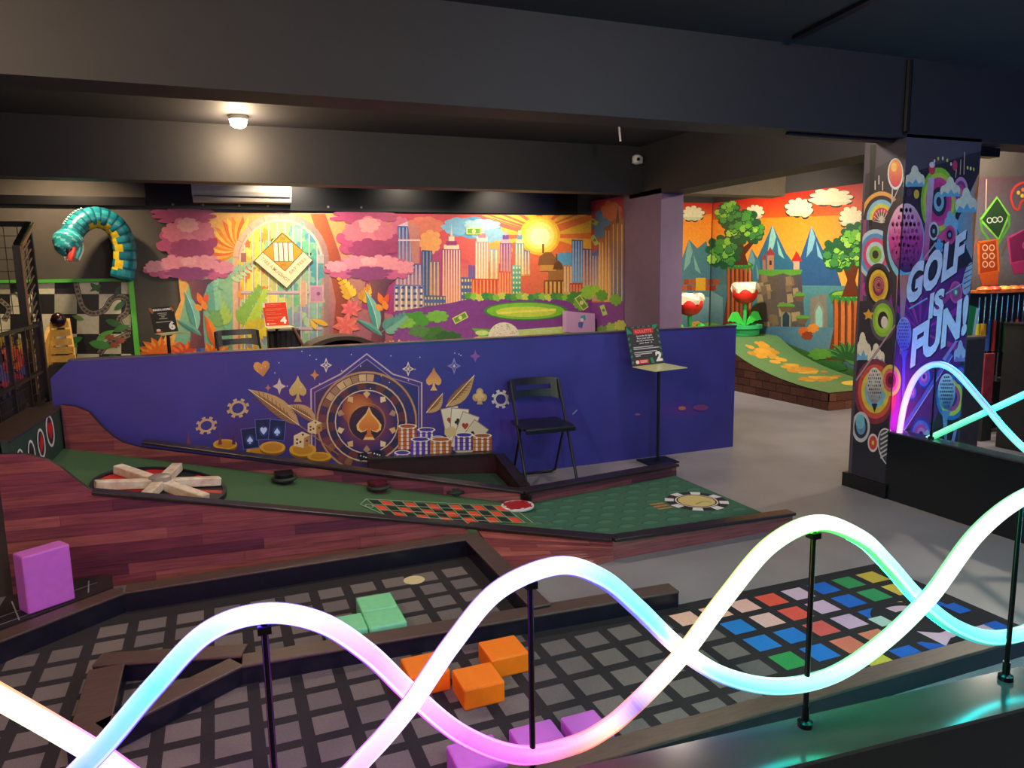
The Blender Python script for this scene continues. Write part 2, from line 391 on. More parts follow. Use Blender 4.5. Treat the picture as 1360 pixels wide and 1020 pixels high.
#==LANES==
# ================================================================= front lane (block game carpet)
M_carpet = attr_mat('carpet_print', .95, .16, 260, bump=.4)
M_kerb = mat('kerb_black', '#191926', .3, noise=.2, scale=30)
M_kerbtop = mat('kerb_brown_cap', '#54423c', .42, noise=.14, scale=14, stretch=(1, 6, 6))
lane1 = thing('putting_lane', 'black kerbed putting lane with grey and coloured carpet squares in the foreground', 'putting lane', (1.2, 2.9, 0))
ca = Art(lambda x, y: (x, y, .002), (0, 0, 1), .0002, 0)
ca.poly([(-2.4, 1.85), (3.2, 1.85), (3.2, 2.79), (1.95, 2.80), (1.25, 2.9), (1.25, 3.82), (-.5, 3.82), (-1.0, 3.46), (-2.4, 2.4)], '#232026')
GX, GY, DX, DY = 1.25, 2.665, .1625, .158
cols = {(4,0):'#f2c3ae',(5,0):'#f2c0ae',(6,0):'#f0bdb4',(7,0):'#ee5a44',(8,0):'#d9b7cf',(9,0):'#1668d0',(10,0):'#2f9457',(11,0):'#d0b845',
 (5,1):'#1c7fd6',(6,1):'#efbfba',(7,1):'#ea5a4c',(8,1):'#d9b4d2',(9,1):'#1668d0',(10,1):'#2f9a60',(11,1):'#d8c04e',
 (5,2):'#1c7fd6',(6,2):'#1c7bd4',(7,2):'#e4605a',(8,2):'#d5b2d2',(9,2):'#1b6cd2',(10,2):'#d2c64e',(11,2):'#1b62cc',
 (5,3):'#2f9c54',(6,3):'#1a76d2',(7,3):'#e07a66',(8,3):'#df8468',(9,3):'#1b6cd2',
 (6,4):'#cfc94a',(7,4):'#cfc44a',(8,4):'#1a66cc',(9,4):'#1a60c8',(10,4):'#e0836c',(11,4):'#d8b4c6',(11,1.5):'#1b62cc'}
for i in range(-20, 12):
    for j in range(-9, 5):
        x, y = GX+DX*i, GY-DY*j
        if y > 3.74 or (y > 2.74 and x > 1.15) or x > 3.12: continue
        if x < -.45 and y+.06 > 3.80+(x+.5)*.75: continue
        c = cols.get((i, j), None)
        if c is None and (i >= 10 and j in (2, 3)): continue
        ca.k = 3
        ca.poly([(x-.058, y-.056), (x+.058, y-.056), (x+.058, y+.056), (x-.058, y+.056)], c or random.choice(['#6d6767', '#726b6a', '#686264']), hold=True)
# round arrow print near the tee
ca.k = 5
ca.ell(2.83, 2.22, .2, .2, '#232026'); ca.ring(2.83, 2.22, .11, .16, '#e2b9d2', -120, 100, n=20)
ca.poly([(2.74, 2.02), (2.74, 2.16), (2.86, 2.08)], '#e2b9d2'); ca.rect(2.64, 2.25, 2.72, 2.33, '#b9d8cf')
ca.rect(3.06, 2.0, 3.14, 2.09, '#1b62cc'); ca.rect(3.06, 2.2, 3.14, 2.29, '#1b62cc'); ca.rect(3.06, 2.38, 3.14, 2.48, '#1b62cc')
co = ca.build('carpet', M_carpet, lane1, fixn=False)
def kerb(a, b, parent, h=.085, w=.085, side=1, m1=None, m2=None, cap=.012, za=0, zb=0, over=.008):
    k = MB().slab(a, b, (za, zb), (za+h-cap, zb+h-cap), 0, w*side).build('kerb', m1 or M_kerb, parent)
    MB().slab(a, b, (za+h-cap, zb+h-cap), (za+h, zb+h), -over*side, (w+over)*side).build('kerb_cap', m2 or M_kerbtop, k, bevel=.004)
    return k
# a = inner line of each kerb
kerb((-.50, 3.80), (1.22, 3.80), lane1, h=.105)
kerb((1.22, 3.885), (1.22, 2.87), lane1, side=1, h=.1)
kerb((1.94, 2.865), (0, 2.98), lane1, side=1)
kerb((-.50, 3.80), (-1.62, 2.96), lane1, side=-1, h=.105)
kerb((0, 2.98), (-.55, 3.14), lane1, side=-1)
kerb((-.44, 3.10), (-.44, 2.58), lane1, side=-1, w=.11)
kerb((-.44, 2.62), (0, 2.90), lane1, side=1, w=.08)
kerb((-.6, 1.93), (3.1, 1.91), lane1, side=-1, w=.07)
MB().lathe([(.055, .0025), (.055, .0035), (.045, .0036)], (*atz(550, 771)[:2], 0), 24).build('hole_cup_ring', mat('cup_cream', '#d9cba0', .5), lane1)
# scribble decals on the small triangle and by the purple block
sc = Art(lambda x, y: (x, y, .003), (0, 0, 1), .0002, .004)
for a, b in (((-.38,2.95),(-.38,3.05)),((-.3,2.9),(-.3,3.0)),((-.2,2.9),(-.08,2.94)),((-.2,2.98),(-.08,2.94)),((-.2,2.9),(-.2,2.98))): sc.line([a, b], .006, '#a9b6d8')
sc.print('chalk_print', lane1)

# ================================================================= roulette lane
M_felt = attr_mat('felt_print', .9, .14, 160, bump=.3)
M_rose = attr_mat('rosewood_laminate', .36, .38, 5.5, stretch=(1.0, 1.0, 16))
M_rail = mat('dark_rail', '#2c2222', .3, noise=.2, scale=16)
lane2 = thing('putting_lane', 'long green felt roulette lane with rosewood sides sloping up to the left', 'putting lane', (1.2, 4.3, 0))
NT, NK, NE, NLft = Vector((1.94, 3.42)), Vector((1.28, 3.965)), Vector((3.2, 3.42)), Vector((-1.03, 4.22))       # near side: turn, kink, tee end, left end
FT, FE, FLft = Vector((1.85, 4.48)), Vector((3.22, 4.68)), Vector((-.93, 5.22))
def interp(x, P):
    for (x0, a), (x1, b) in zip(P, P[1:]):
        if x0 >= x >= x1: return a+(b-a)*(x0-x)/(x0-x1)
    return P[0][1] if x > P[0][0] else P[-1][1]
def lane_y(x, near):
    if near: return interp(x, [(3.2, NE.y), (NT.x, NT.y), (NK.x, NK.y), (NLft.x, NLft.y)])
    return interp(x, [(FE.x, FE.y), (FT.x, FT.y), (FLft.x, FLft.y)])
def zn(x): return interp(x, [(3.2, .012), (1.94, .03), (1.28, .035), (-1.03, .50)])
def zf(x): return interp(x, [(3.2, .012), (1.85, .02), (-1.03, .56)])
def lane_z(x, y):
    a, b = lane_y(x, 1), lane_y(x, 0); t = max(0, min(1, (y-a)/(b-a))); return zn(x)*(1-t)+zf(x)*t
# felt surface: strips across the lane
fb = Art(lambda x, y: (x, y, lane_z(x, y)), (0, 0, 1), .00025, .002)
xs = [3.2, 2.6, 1.94, 1.85, 1.6, 1.28]+[1.28-.2*i for i in range(1, 12)]+[-1.0]
fx = sorted(set([3.2, 1.94, 1.85, 1.28, -1.0]+[round(-1+.06*i, 3) for i in range(1, 70)]), reverse=True)
for a, b in zip(fx, fx[1:]):
    for j in range(8):
        fb.k = 0; Y_ = lambda x, u: lane_y(x, 1)+(lane_y(x, 0)-lane_y(x, 1))*u
        fb.poly([(a, Y_(a, j/8)), (a, Y_(a, (j+1)/8)), (b, Y_(b, (j+1)/8)), (b, Y_(b, j/8))], '#32604e' if a > 1.8 else '#3f6242', hold=True)
# watermark scallops on the tee end
fb.k = 1
for i in range(9):
    for j in range(9):
        x = 1.75+.17*i+.085*(j % 2); y = 3.52+.125*j
        if lane_y(x, 1)+.05 < y < lane_y(x, 0)-.05 and x < 3.12: fb.k = 1; fb.ring(x, y, .066, .076, '#284f42', 20, 160, n=6); fb.ell(x, y+.03, .05, .03, '#3c705c', n=8)
fb.k = 4
def Q(px, py):                      # survey point on the sloping felt
    z = .02
    for _ in range(40): p = atz(px, py, z); z = .6*z+.4*lane_z(p.x, p.y)
    p = atz(px, py, z); return (p.x, p.y)
# chip print on the tee end
c0 = Q(925, 666); 
fb.ell(*c0, .21, .21, '#1d1b2b', n=32)
for i in range(8):
    t = math.radians(i*45+12); fb.k = 8
    fb.poly([(c0[0]+r*math.cos(t+d), c0[1]+r*math.sin(t+d)) for r, d in ((.155, -.2), (.215, -.17), (.215, .17), (.155, .2))], '#d8d5dc', hold=True)
fb.ell(*c0, .145, .145, '#d9d2c0', n=28); fb.ell(*c0, .135, .135, '#1d1b2b', n=28); fb.ell(*c0, .125, .125, '#c9b878', n=28)
fb.line([(c0[0]-.05, c0[1]-.06), (c0[0]+.04, c0[1]-.03), (c0[0]+.07, c0[1]-.07)], .012, '#8d7c45', smooth=4)
for d in (-.05, 0, .05): fb.rect(c0[0]-.34, c0[1]+d-.016, c0[0]-.23, c0[1]+d+.016, '#9a7a4a')
# betting grid
g00, g30, g03, g33 = Q(487, 664), Q(668, 673), Q(512, 686), Q(697, 696)
def G(u, v):
    a = [g00[i]+(g30[i]-g00[i])*u for i in (0, 1)]; b = [g03[i]+(g33[i]-g03[i])*u for i in (0, 1)]
    return tuple(a[i]+(b[i]-a[i])*v for i in (0, 1))
fb.k = 20
for i in range(12):
    for j in range(3):
        fb.k = 20; u0, u1, v0, v1 = (i+.1)/12, (i+.9)/12, (j+.1)/3, (j+.9)/3
        fb.poly([G(u0, v0), G(u1, v0), G(u1, v1), G(u0, v1)], '#d64a2e' if (i+j) % 2 else '#17211f', hold=True)
fb.k = 22
for j in range(4): fb.line([G(0, j/3), G(1, j/3)], .006, '#9db89c')
for i in range(13): fb.line([G(i/12, 0), G(i/12, 1)], .005, '#9db89c')
fb.line([G(0, 0), G(-.1, .45), G(0, 1)], .006, '#9db89c'); fb.line([G(1, 0), G(1.06, 0), G(1.06, 1), G(1, 1)], .006, '#9db89c')
fb.ring(*G(-.045, .5), .02, .026, '#9db89c')
fb.build('felt', M_felt, lane2, fixn=False)
# slab of the ramp under the felt
mb = MB()
for a, b in zip(fx, fx[1:]):
    V = [(x, lane_y(x, n)+(.01 if n else -.01), z) for x in (a, b) for n in (1, 0) for z in (0, max(.001, (zn(x) if n else zf(x))-.012))]
    mb.add(V, [(0,1,3,2),(4,6,7,5),(0,4,5,1),(2,3,7,6),(1,5,7,3),(0,2,6,4)])
mb.build('ramp_bed', mat('plywood_dark', '#2a2422', .8), lane2)
def planked(profile, a, b, nrm, parent, rows=.058, name='side_panel', seed=1, pal=('#84424e','#945050','#743846','#a05a58','#643242','#8e4c50'), t=.012):
    """upright panel of laminate staves: profile in (s along a->b, z)"""
    a = Vector(a[:2]); b = Vector(b[:2]); d = (b-a).normalized(); n = Vector(nrm).normalized(); R = random.Random(seed)
    to3 = lambda s, z, o=0: (a.x+d.x*s+n.x*o, a.y+d.y*s+n.y*o, z)
    base = MB().prism([to3(s, z, -.03) for s, z in profile], (n.x*.03, n.y*.03, 0)).build(name, mat('panel_core', '#2a1416', .6), parent)
    z1 = max(z for s, z in profile); s0 = min(s for s, z in profile); s1 = max(s for s, z in profile); z = min(z for s, z in profile)
    k = 0
    while z < z1:
        s = s0-R.random()*.7
        while s < s1:
            L = R.uniform(.45, 1.1); p = clip_rect(profile, s+.0008, s+L-.0008, z+.0006, z+rows-.0006)
            if p:
                c = lin(R.choice(pal)); m = MB().prism([to3(x, y, 0) for x, y in p], (n.x*t*.3, n.y*t*.3, 0), c)
                m.build('plank', M_rose, base)
            s += L
        z += rows
    return base
# near side panel (climbing section with the curved cheek), the leaning triangle at the turn, the tee section
nd = (NLft-NK); LN = nd.length; nn = Vector((-nd.y, nd.x)).normalized()
if nn.y > 0: nn = -nn
sx = lambda X: (NK.x-X)/(NK.x-NLft.x)*LN
prof = [(0, 0), (LN+.02, 0), (LN+.02, .745), (sx(-.93), .735), (sx(-.84), .70), (sx(-.78), .655), (sx(-.72), .585), (sx(-.67), .535), (sx(-.62), .50), (0, .11)]
planked(prof, NK, NLft, nn, lane2, seed=3)
planked([(0, 0), (1.26, 0), (1.26, .085), (0, .11)], NT, NE, (0, -1), lane2, seed=5)
tri = [Vector((1.94, 3.40, .002)), Vector((1.325, 3.36, .002)), Vector((1.325, 3.92, .108)), Vector((1.94, 3.415, .108))]
tb = MB().prism([Vector((1.93, 3.44, .0)), Vector((1.34, 3.44, .0)), Vector((1.34, 3.88, .0)), Vector((1.93, 3.46, .0))], (0, 0, .012)).build('bank_panel', mat('panel_core', '#2a1416', .6), lane2)
rr = random.Random(11)
for i in range(11):
    v0, v1 = i/11+.002, (i+1)/11-.002; cutp = sorted([0, 1]+[rr.uniform(.15, .85)])
    for u0, u1 in zip(cutp, cutp[1:]):
        pt = lambda u, v: tri[0].lerp(tri[1], u).lerp(tri[3].lerp(tri[2], u), v)
        MB().prism([pt(u0+.001, v0), pt(u1-.001, v0), pt(u1-.001, v1), pt(u0+.001, v1)], (0, .006, -.012), lin(rr.choice(('#7a3a40','#8a4444','#964c48','#84403f','#9a5450')))).build('plank', M_rose, tb)
# far cheek and far panel
fd = (FLft-FT); LF = fd.length; fn = Vector((-fd.y, fd.x)).normalized()
if fn.y > 0: fn = -fn
sf = lambda X: (FT.x-X)/(FT.x-FLft.x)*LF
prof = [(0, 0), (LF, 0), (LF, .82), (sx(-.84), .81), (sf(-.78), .77), (sf(-.72), .68), (sf(-.66), .61), (sf(-.6), .565), (sf(-.5), .53), (0, .1)]
prof[3] = (sf(-.86), .81)
planked(prof, FT, FLft, fn, lane2, seed=8, name='far_panel')
planked([(0, 0), (1.38, 0), (1.38, .085), (0, .1)], FT, FE, (0.1, -1), lane2, seed=9, name='far_panel', rows=.05)
def rail(a, za, b, zb, w0, w1, h=.02):
    return MB().slab(a, b, (za-h, zb-h), (za, zb), w0, w1).build('rail', M_rail, lane2, bevel=.005)
rail(NK, .128, NLft.lerp(NK, .165), .522, .02, -.055)
rail(NT, .13, NK, .128, .03, -.055)
rail(NT, .13, NE, .105, -.035, .05)
rail(FT, .12, FLft.lerp(FT, .16), .575, .03, -.06)
rail(FT, .12, FE, .105, -.03, .07)
# back board with the card suits
BA, BB = Vector((-1.0, 4.24)), Vector((-.94, 5.24))
MB().slab(BA, BB, .3, .80, .0, .03).build('backboard', mat('backboard_green', '#1f3a30', .6, noise=.1), lane2)
MB().slab(BA, BB, .80, .815, -.012, .17).build('backboard_shelf', mat('shelf_brown', '#3a2e28', .4, noise=.15), lane2)
bd = Art(lambda px, py: onpl(px, py, BA, BB), (1, 0, 0), .0004, .002)
for cx, cy, rx, ry, kind in ((66, 572, 5.5, 22, 'heart'), (54, 589, 5.2, 20, 'diamond'), (41, 604, 5, 20, 'spade'), (26, 612, 5, 16, 'club')):
    bd.ell(cx, cy, rx, ry, '#e8e2ea', rot=-6); bd.ell(cx, cy, rx*.74, ry*.82, '#26392f' if kind in ('spade', 'club') else '#26302c', rot=-6)
    if kind == 'heart': bd.heart(cx, cy, 24, '#d02228', .32, -6)
    if kind == 'diamond': bd.poly([(cx, cy-14), (cx+3, cy), (cx, cy+14), (cx-3, cy)], '#d02228')
    if kind == 'spade': bd.spade(cx, cy, 22, '#111418', .3, -6)
bd.print('suit_print', lane2)
# small second kerb behind the lane
pk = lambda px, py, z: tuple(atz(px, py, z)[:2])
M_red = mat('maroon_kerb', '#3a1a22', .4, noise=.2, scale=20)
lane3 = thing('kerb_corner', 'dark maroon triangular kerb corner between the chair and the roulette lane', 'kerb', (1.6, 5.0, 0))
def slope_kerb(a, b, z0, z1, w, side):
    k = MB().slab(a, b, 0, (z0-.015, z1-.015), 0, w*side).build('kerb', M_red, lane3)
    MB().slab(a, b, (z0-.015, z1-.015), (z0, z1), -.008*side, (w+.008)*side).build('kerb_cap', M_rail, k)
slope_kerb((1.93, 5.21), (.95, 5.21), .21, .27, .06, -1)
slope_kerb((1.93, 5.21), (1.87, 4.57), .2, .13, .06, 1)
MB().add([(1.0, 5.2, .15), (1.92, 5.2, .05), (1.86, 4.62, .05), (1.5, 4.66, .1)], [(3, 2, 1, 0)]).build('felt', mat('felt_green', '#1b3c2c', .9, noise=.1), lane3)
#==NEON==
# ================================================================= neon waves
M_neon = attr_mat('neon_tube', .4, emit=.52, emitonly=True)
M_post = mat('neon_post', '#15151c', .25, metal=.6)
def neon_tube(pxs, plane, r, parent, name='neon_tube', weave=None):
    """pxs: (px, py, colour of the middle, colour of the edges, strength)"""
    n = 9; pos = spline([p[:2] for p in pxs], n)
    pts = [Vector(plane(p.x, p.y)) for p in pos]
    if weave:
        w = spline([(x, 0) for x in weave], n); pts = [p+NRM*q.x for p, q in zip(pts, w)] if False else pts
    cs = []
    for i in range(len(pxs)-1):
        a, b = pxs[i], pxs[i+1]
        for k in range(n):
            t = k/n; cs.append([tuple(lin(a[m])[j]*(1-t)*a[4]+lin(b[m])[j]*t*b[4] for j in range(3)) for m in (2, 3)])
    cs.append([tuple(lin(pxs[-1][m])[j]*pxs[-1][4] for j in range(3)) for m in (2, 3)])
    return pts, cs
def carry_on(pts, cs, d, length, half, zc, amp, mode, front=False):
    """the wave runs on past the surveyed stretch; mode: 'peak', 'low', 'up' or 'down' at the joint"""
    d = Vector(d).normalized(); e = pts[0] if front else pts[-1]; c = cs[0] if front else cs[-1]; n = int(length/.03); out = []
    ph = {'peak': math.pi/2, 'low': -math.pi/2, 'up': 0, 'down': math.pi}[mode]; z0 = zc+amp*math.sin(ph)
    for i in range(1, n+1):
        u = i*.03; z = zc+amp*math.sin(ph+math.pi*u/half); z += (e.z-z0)*max(0, 1-u/.25); p = e+d*u; out.append(Vector((p.x, p.y, z)))
    return (out[::-1]+pts, [list(c) for _ in out]+cs) if front else (pts+out, cs+[list(c) for _ in out])
def build_neon(pts, cs, r, nrm, parent):
    seg = 16; nrm = Vector(nrm).normalized(); m = MB()
    def c(i, k):
        t = 2*math.pi*(k+.5)/seg; c_ = math.cos(t); a, b = cs[min(i, len(cs)-1)][:2]; rim = cs[min(i, len(cs)-1)][2]
        if c_ < -.25: return tuple(q*60 for q in rim)  # hidden back made over-bright, added to spill colour into the room
        if c_ < .22: return tuple(q*1.7 for q in rim)  # saturated rim colour stands in for the halo around the tube
        f = max(0, min(1, (c_-.45)/.4)); f = f*f*(3-2*f); return tuple(a[j]*f+b[j]*(1-f) for j in range(3))
    m.tube(pts, r, seg, cols=c, up=nrm)
    return m.build('neon_tube', M_neon, parent, smooth=True)
pl1 = lambda px, py: onpl(px, py, nl(0), nl(1))
nd1 = Vector((-NB, -1, 0)).normalized() if False else Vector((NB, -1, 0)).normalized()
Wt, Cy, Bl, Pk, Mg, Yl, Gn, Or, Vi = '#ffffff', '#00e5ff', '#2a3cff', '#ff8cf5', '#ff3cf0', '#fff2a0', '#9dffb0', '#ff7a30', '#9a5cff'
sign1 = thing('neon_wave', 'two crossing rainbow neon tubes on black posts along the foreground parapet', 'neon light', (*nl(1.0), .5))
Pp = [(-130, 1130, Bl, Bl, 2.0), (20, 1085, Bl, Bl, 2.0), (125, 998, '#6fb8ff', '#c8d8ff', 2.2), (205, 908, Cy, '#8ad8ff', 2.0), (275, 838, '#9fe8ff', '#dce8ff', 2.4), (350, 815, '#e8f4ff', '#ffffff', 2.6), (425, 829, '#ffc0f4', '#fff0ff', 2.4), (490, 872, Pk, '#fff0ff', 2.3), (548, 928, '#ff9cf6', '#ffffff', 2.4), (615, 980, Mg, '#ffb8fa', 2.0), (690, 1004, Mg, '#ff8cf0', 2.0), (760, 988, '#ff90a0', '#ff6a50', 2.0), (805, 962, '#ffe0c0', Or, 2.2), (838, 932, Vi, Or, 1.6), (868, 900, '#fff6ea', '#ffd8b0', 2.4), (905, 857, Wt, '#fff8dc', 2.6), (960, 788, '#fffff0', '#f4ffd0', 2.6), (1020, 723, '#fcfff0', '#e8ffd8', 2.6), (1085, 695, '#f0fff0', '#d0ffdc', 2.6), (1145, 715, '#d0fff0', '#a8ffd4', 2.4), (1185, 751, '#8ff8f0', '#c8ffe8', 2.4), (1230, 800, '#40f0f0', '#b0fff0', 2.3), (1280, 838, Cy, '#90fff0', 2.1), (1335, 852, '#30f0e8', '#90ffe8', 2.1), (1400, 830, '#90ffe0', '#d0fff0', 2.3), (1470, 760, Wt, Wt, 2.3)]
Qp = [(-180, 850, Yl, Yl, 2.4), (-90, 888, '#fff8d0', Yl, 2.4), (0, 938, '#fffbe0', '#fff0a8', 2.5), (60, 972, '#fffbe8', '#fff2b0', 2.5), (125, 1010, Wt, '#fff0d8', 2.5), (210, 1060, '#ffe0f0', '#ffc0e8', 2.2), (320, 1085, Mg, Pk, 2.2), (430, 1048, Pk, '#ffd0fa', 2.2), (490, 992, '#ffb0f8', '#ffe0ff', 2.4), (545, 925, '#ffd8fc', '#ffffff', 2.5), (600, 848, '#ffd0ff', '#ffffff', 2.5), (660, 782, '#f4dcff', '#ffffff', 2.5), (740, 752, '#d0e4ff', '#f0f4ff', 2.5), (800, 769, '#60dcff', '#b0e8ff', 2.2), (850, 810, Cy, '#70dcff', 2.1), (905, 863, Cy, '#90f0ff', 2.2), (960, 899, Cy, '#98f4ff', 2.2), (1030, 913, '#40f4f0', '#a0fff4', 2.3), (1100, 897, '#90ffe8', '#c0fff0', 2.4), (1165, 851, '#d8fff0', '#b8ffd8', 2.5), (1225, 788, '#f4fff4', '#c8ffd8', 2.6), (1290, 702, Wt, '#d8ffe4', 2.6), (1360, 652, Wt, '#e0fff0', 2.6), (1440, 640, Wt, '#e0f4ff', 2.6)]
RIM_P = [(-400, '#2418ff'), (420, '#4420ff'), (520, '#a020ff'), (690, '#ff10d0'), (770, '#ff2030'), (830, '#ff7a10'), (900, '#ffb040'), (980, '#c8ff40'), (1085, '#50ff60'), (1190, '#10e080'), (1280, '#00c8c8'), (1600, '#00c8d0')]
RIM_Q = [(-400, '#ffc820'), (60, '#ffb020'), (150, '#ff60a0'), (320, '#ff10e0'), (560, '#b020ff'), (680, '#5030ff'), (800, '#0050ff'), (950, '#0090ff'), (1040, '#00d0c0'), (1130, '#10e080'), (1300, '#30e890'), (1600, '#30a0ff')]
for PX, sgn in ((Pp, -1), (Qp, 1)):
    pts, cs = neon_tube(PX, pl1, .0195, sign1)
    off = []; spl = spline([q[:2] for q in PX], 9)
    for i, p in enumerate(pts):
        px = spl[i].x
        # the tubes pass in front of one another by turns
        k = [(-200, 1), (125, 1), (340, 0), (545, -1), (720, 0), (905, 1), (1070, 0), (1228, -1), (1500, -1)]
        v = 0
        for (x0, a), (x1, b) in zip(k, k[1:]):
            if x0 <= px <= x1: v = a+(b-a)*(px-x0)/(x1-x0)
        off.append(nd1*(-sgn*v*.021))
    RK = RIM_P if PX is Pp else RIM_Q
    for i in range(len(cs)):
        x = spl[i].x
        for (x0, a), (x1, b) in zip(RK, RK[1:]):
            if x0 <= x <= x1: u = (x-x0)/(x1-x0); cs[i].append(tuple((lin(a)[j]*(1-u)+lin(b)[j]*u) for j in range(3))); break
        else: cs[i].append(lin(RK[-1][1]))
    pts = [p+o for p, o in zip(pts, off)]; dr = Vector((1, NB, 0))
    pts, cs = carry_on(pts, cs, dr, 1.3, .66, .79, .2, 'up' if PX is Pp else 'peak')
    pts, cs = carry_on(pts, cs, -dr, 1.1, .60, .78, .2, 'low' if PX is Pp else 'peak', True)
    build_neon(pts, cs, .0195, nd1+Vector((0, 0, .5)), sign1)
for px, py in ((350, 822), (704, 764), (1081, 700), (1357, 656)):
    t = pl1(px, py); b = Vector((t.x, t.y, .5))
    po = MB().tube([b, t-Vector((0, 0, .012))], .0065, 10).build('post', M_post, sign1, smooth=True)
    MB().lathe([(.018, .5), (.018, .512), (.009, .516), (.009, .55)], (b.x, b.y, 0), 14).build('post_foot', M_post, po)
    MB().box((t.x-.012, t.y-.012, t.z-.026), (t.x+.012, t.y+.012, t.z-.012)).build('clip', M_post, po)
pl2 = lambda px, py: atx(px, py, 4.245)
sign2 = thing('neon_wave', 'pink to cyan neon tubes arching above the parapet beside the golf pillar', 'neon light', (4.245, 2.9, .47))
R2 = [(1197, 579, '#ffc8ff', '#ff9cf8', 1.8), (1205, 535, '#ffd0ff', '#ffa8fa', 1.8), (1220, 500, '#d8b8ff', '#b0a0ff', 1.6), (1243, 484, '#40d8ff', '#6ab0ff', 1.6), (1270, 492, '#20e8ff', '#50c8ff', 1.6), (1305, 530, '#10e0ff', '#40b8ff', 1.6), (1340, 572, '#30f0f0', '#60e8ff', 1.7), (1375, 604, '#60fff0', '#80fff0', 1.7), (1420, 628, '#a0fff0', '#a0fff0', 1.7), (1480, 610, '#a0fff0', '#a0fff0', 1.7)]
S2 = [(1228, 584, '#60ffc0', '#30ff90', 1.6), (1260, 569, '#20f0c0', '#30f0a0', 1.6), (1310, 546, '#10e8d8', '#20e0c0', 1.6), (1370, 518, '#10e8f0', '#20d8f0', 1.6), (1430, 488, '#20d0ff', '#20c0ff', 1.6), (1500, 490, '#60a0ff', '#60a0ff', 1.6)]
for PX in (R2, S2):
    pts, cs = neon_tube(PX, pl2, .02, sign2)
    for q in cs: m_ = max(q[1]); q.append(tuple((c/m_)**2.4 for c in q[1]))
    pts, cs = carry_on([p+Vector((.022*(1 if PX is S2 else -1), 0, 0)) for p in pts], cs, (0, -1, 0), 2.6, .66, .76, .2, 'peak' if PX is S2 else 'low')
    build_neon(pts, cs, .0195, (-1, -.6, .2), sign2)
for px, py in ((1243, 487), (1392, 500)):
    t = pl2(px, py); po = MB().tube([(t.x, t.y, .472), (t.x, t.y, t.z-.01)], .0065, 10).build('post', M_post, sign2, smooth=True)
    MB().lathe([(.018, .472), (.018, .484), (.009, .488), (.009, .52)], (t.x, t.y, 0), 14).build('post_foot', M_post, po)
#==OBJECTS==
# ================================================================= ceiling lamps
def dome_lamp(x, y, label, power=None, col=WARM):
    t = thing('ceiling_lamp', label, 'lamp', (x, y, CEIL), group='round ceiling lamps')
    MB().lathe([(.075, CEIL), (.078, CEIL-.012), (.075, CEIL-.03)], (x, y, 0), 24).build('lamp_base', mat('lamp_white', '#d8d0c4', .4), t, smooth=True)
    MB().lathe([(.066, CEIL-.03), (.068, CEIL-.05), (.06, CEIL-.075), (.04, CEIL-.09), (.012, CEIL-.096)], (x, y, 0), 24).build('diffuser', mat('lamp_glow', '#ffe2b0', .4, emit=14), t, smooth=True)
    if power: lamp('POINT', 'lamp_light', (x, y, CEIL-.16), power, col, .06)
dome_lamp(.28, 6.62, 'small round ceiling lamp glowing warm in front of the rear beam', 42)
for (x, y, w, c), lab in zip(FRONT, ('above the left end of the front lane', 'behind the viewer above the parapet', 'added as fill above the block game carpet', 'above the floor beyond the golf pillar', 'above the roulette wheel just behind the front beam', 'above the tee end of the roulette lane behind the front beam')): dome_lamp(x, y, 'round white ceiling lamp '+lab, None)


# ================================================================= foam blocks
def foam(x0, y0, x1, y1, z0, z1, colr, label, group, rz=0):
    t = MB().box((x0, y0, z0), (x1, y1, z1)).build('foam_block', mat('foam_'+colr.strip('#'), colr, .55, noise=.04, scale=25, bump=.1), None, bevel=.008)
    return tag(t, label, 'block', group)
OR, MI, PU = '#ff8200', '#7fe0a4', '#c86ad6'
foam(.576, 2.532, .734, 2.692, .003, .088, OR, 'orange foam block on the dark carpet, leftmost of the three orange blocks', 'orange foam blocks')
foam(.737, 2.375, .897, 2.53, .003, .088, OR, 'orange foam block nearest the viewer, between the two other orange blocks', 'orange foam blocks')
foam(.90, 2.532, 1.062, 2.692, .003, .088, OR, 'orange foam block on the dark carpet, rightmost of the three orange blocks', 'orange foam blocks')
foam(.513, 3.153, .678, 3.32, .003, .088, MI, 'mint green foam block farthest into the kerbed bay', 'mint foam blocks')
foam(.513, 2.985, .678, 3.15, .003, .088, MI, 'mint green foam block against the middle kerb, right one', 'mint foam blocks')
foam(.345, 2.995, .51, 3.16, .003, .088, MI, 'mint green foam block half hidden behind the neon arch', 'mint foam blocks')
foam(.80, 1.955, .955, 2.10, .003, .088, PU, 'pink purple foam block behind the low point of the neon, middle one', 'purple foam blocks')
foam(.985, 1.94, 1.115, 2.09, .003, .088, PU, 'pink purple foam block behind the low point of the neon, right one', 'purple foam blocks')
foam(.585, 1.955, .745, 2.10, .003, .088, PU, 'pink purple foam block at the bottom edge, leftmost of the three', 'purple foam blocks')
# little deck at the left with chalk grid and the standing block
dk = thing('deck', 'dark corner deck with chalk grid lines under the standing purple block', 'deck', (-.95, 3.75, 0))
MB().prism([(-.56, 3.89, 0), (-1.02, 3.56, 0), (-1.02, 3.98, 0), (-.75, 4.07, 0), (-.58, 4.05, 0)], (0, 0, .104)).build('deck_slab', mat('deck_black', '#241c20', .6, noise=.2), dk)
dka = Art(lambda x, y: (x, y, .104), (0, 0, 1), .0002, .0006)
for a, b in (((-1.0, 3.62), (-.72, 3.82)), ((-1.0, 3.72), (-.64, 3.98)), ((-.98, 3.9), (-.9, 3.66)), ((-.78, 4.02), (-.74, 3.8)), ((-.68, 4.02), (-.66, 3.86))): dka.line([a, b], .006, '#8f9ab0')
o = dka.print('chalk_print', dk); o['kind'] = 'stuff'
t = foam(-.10, -.05, .10, .05, 0, .27, PU, 'purple foam block standing upright on the corner deck at the left', 'purple foam blocks')
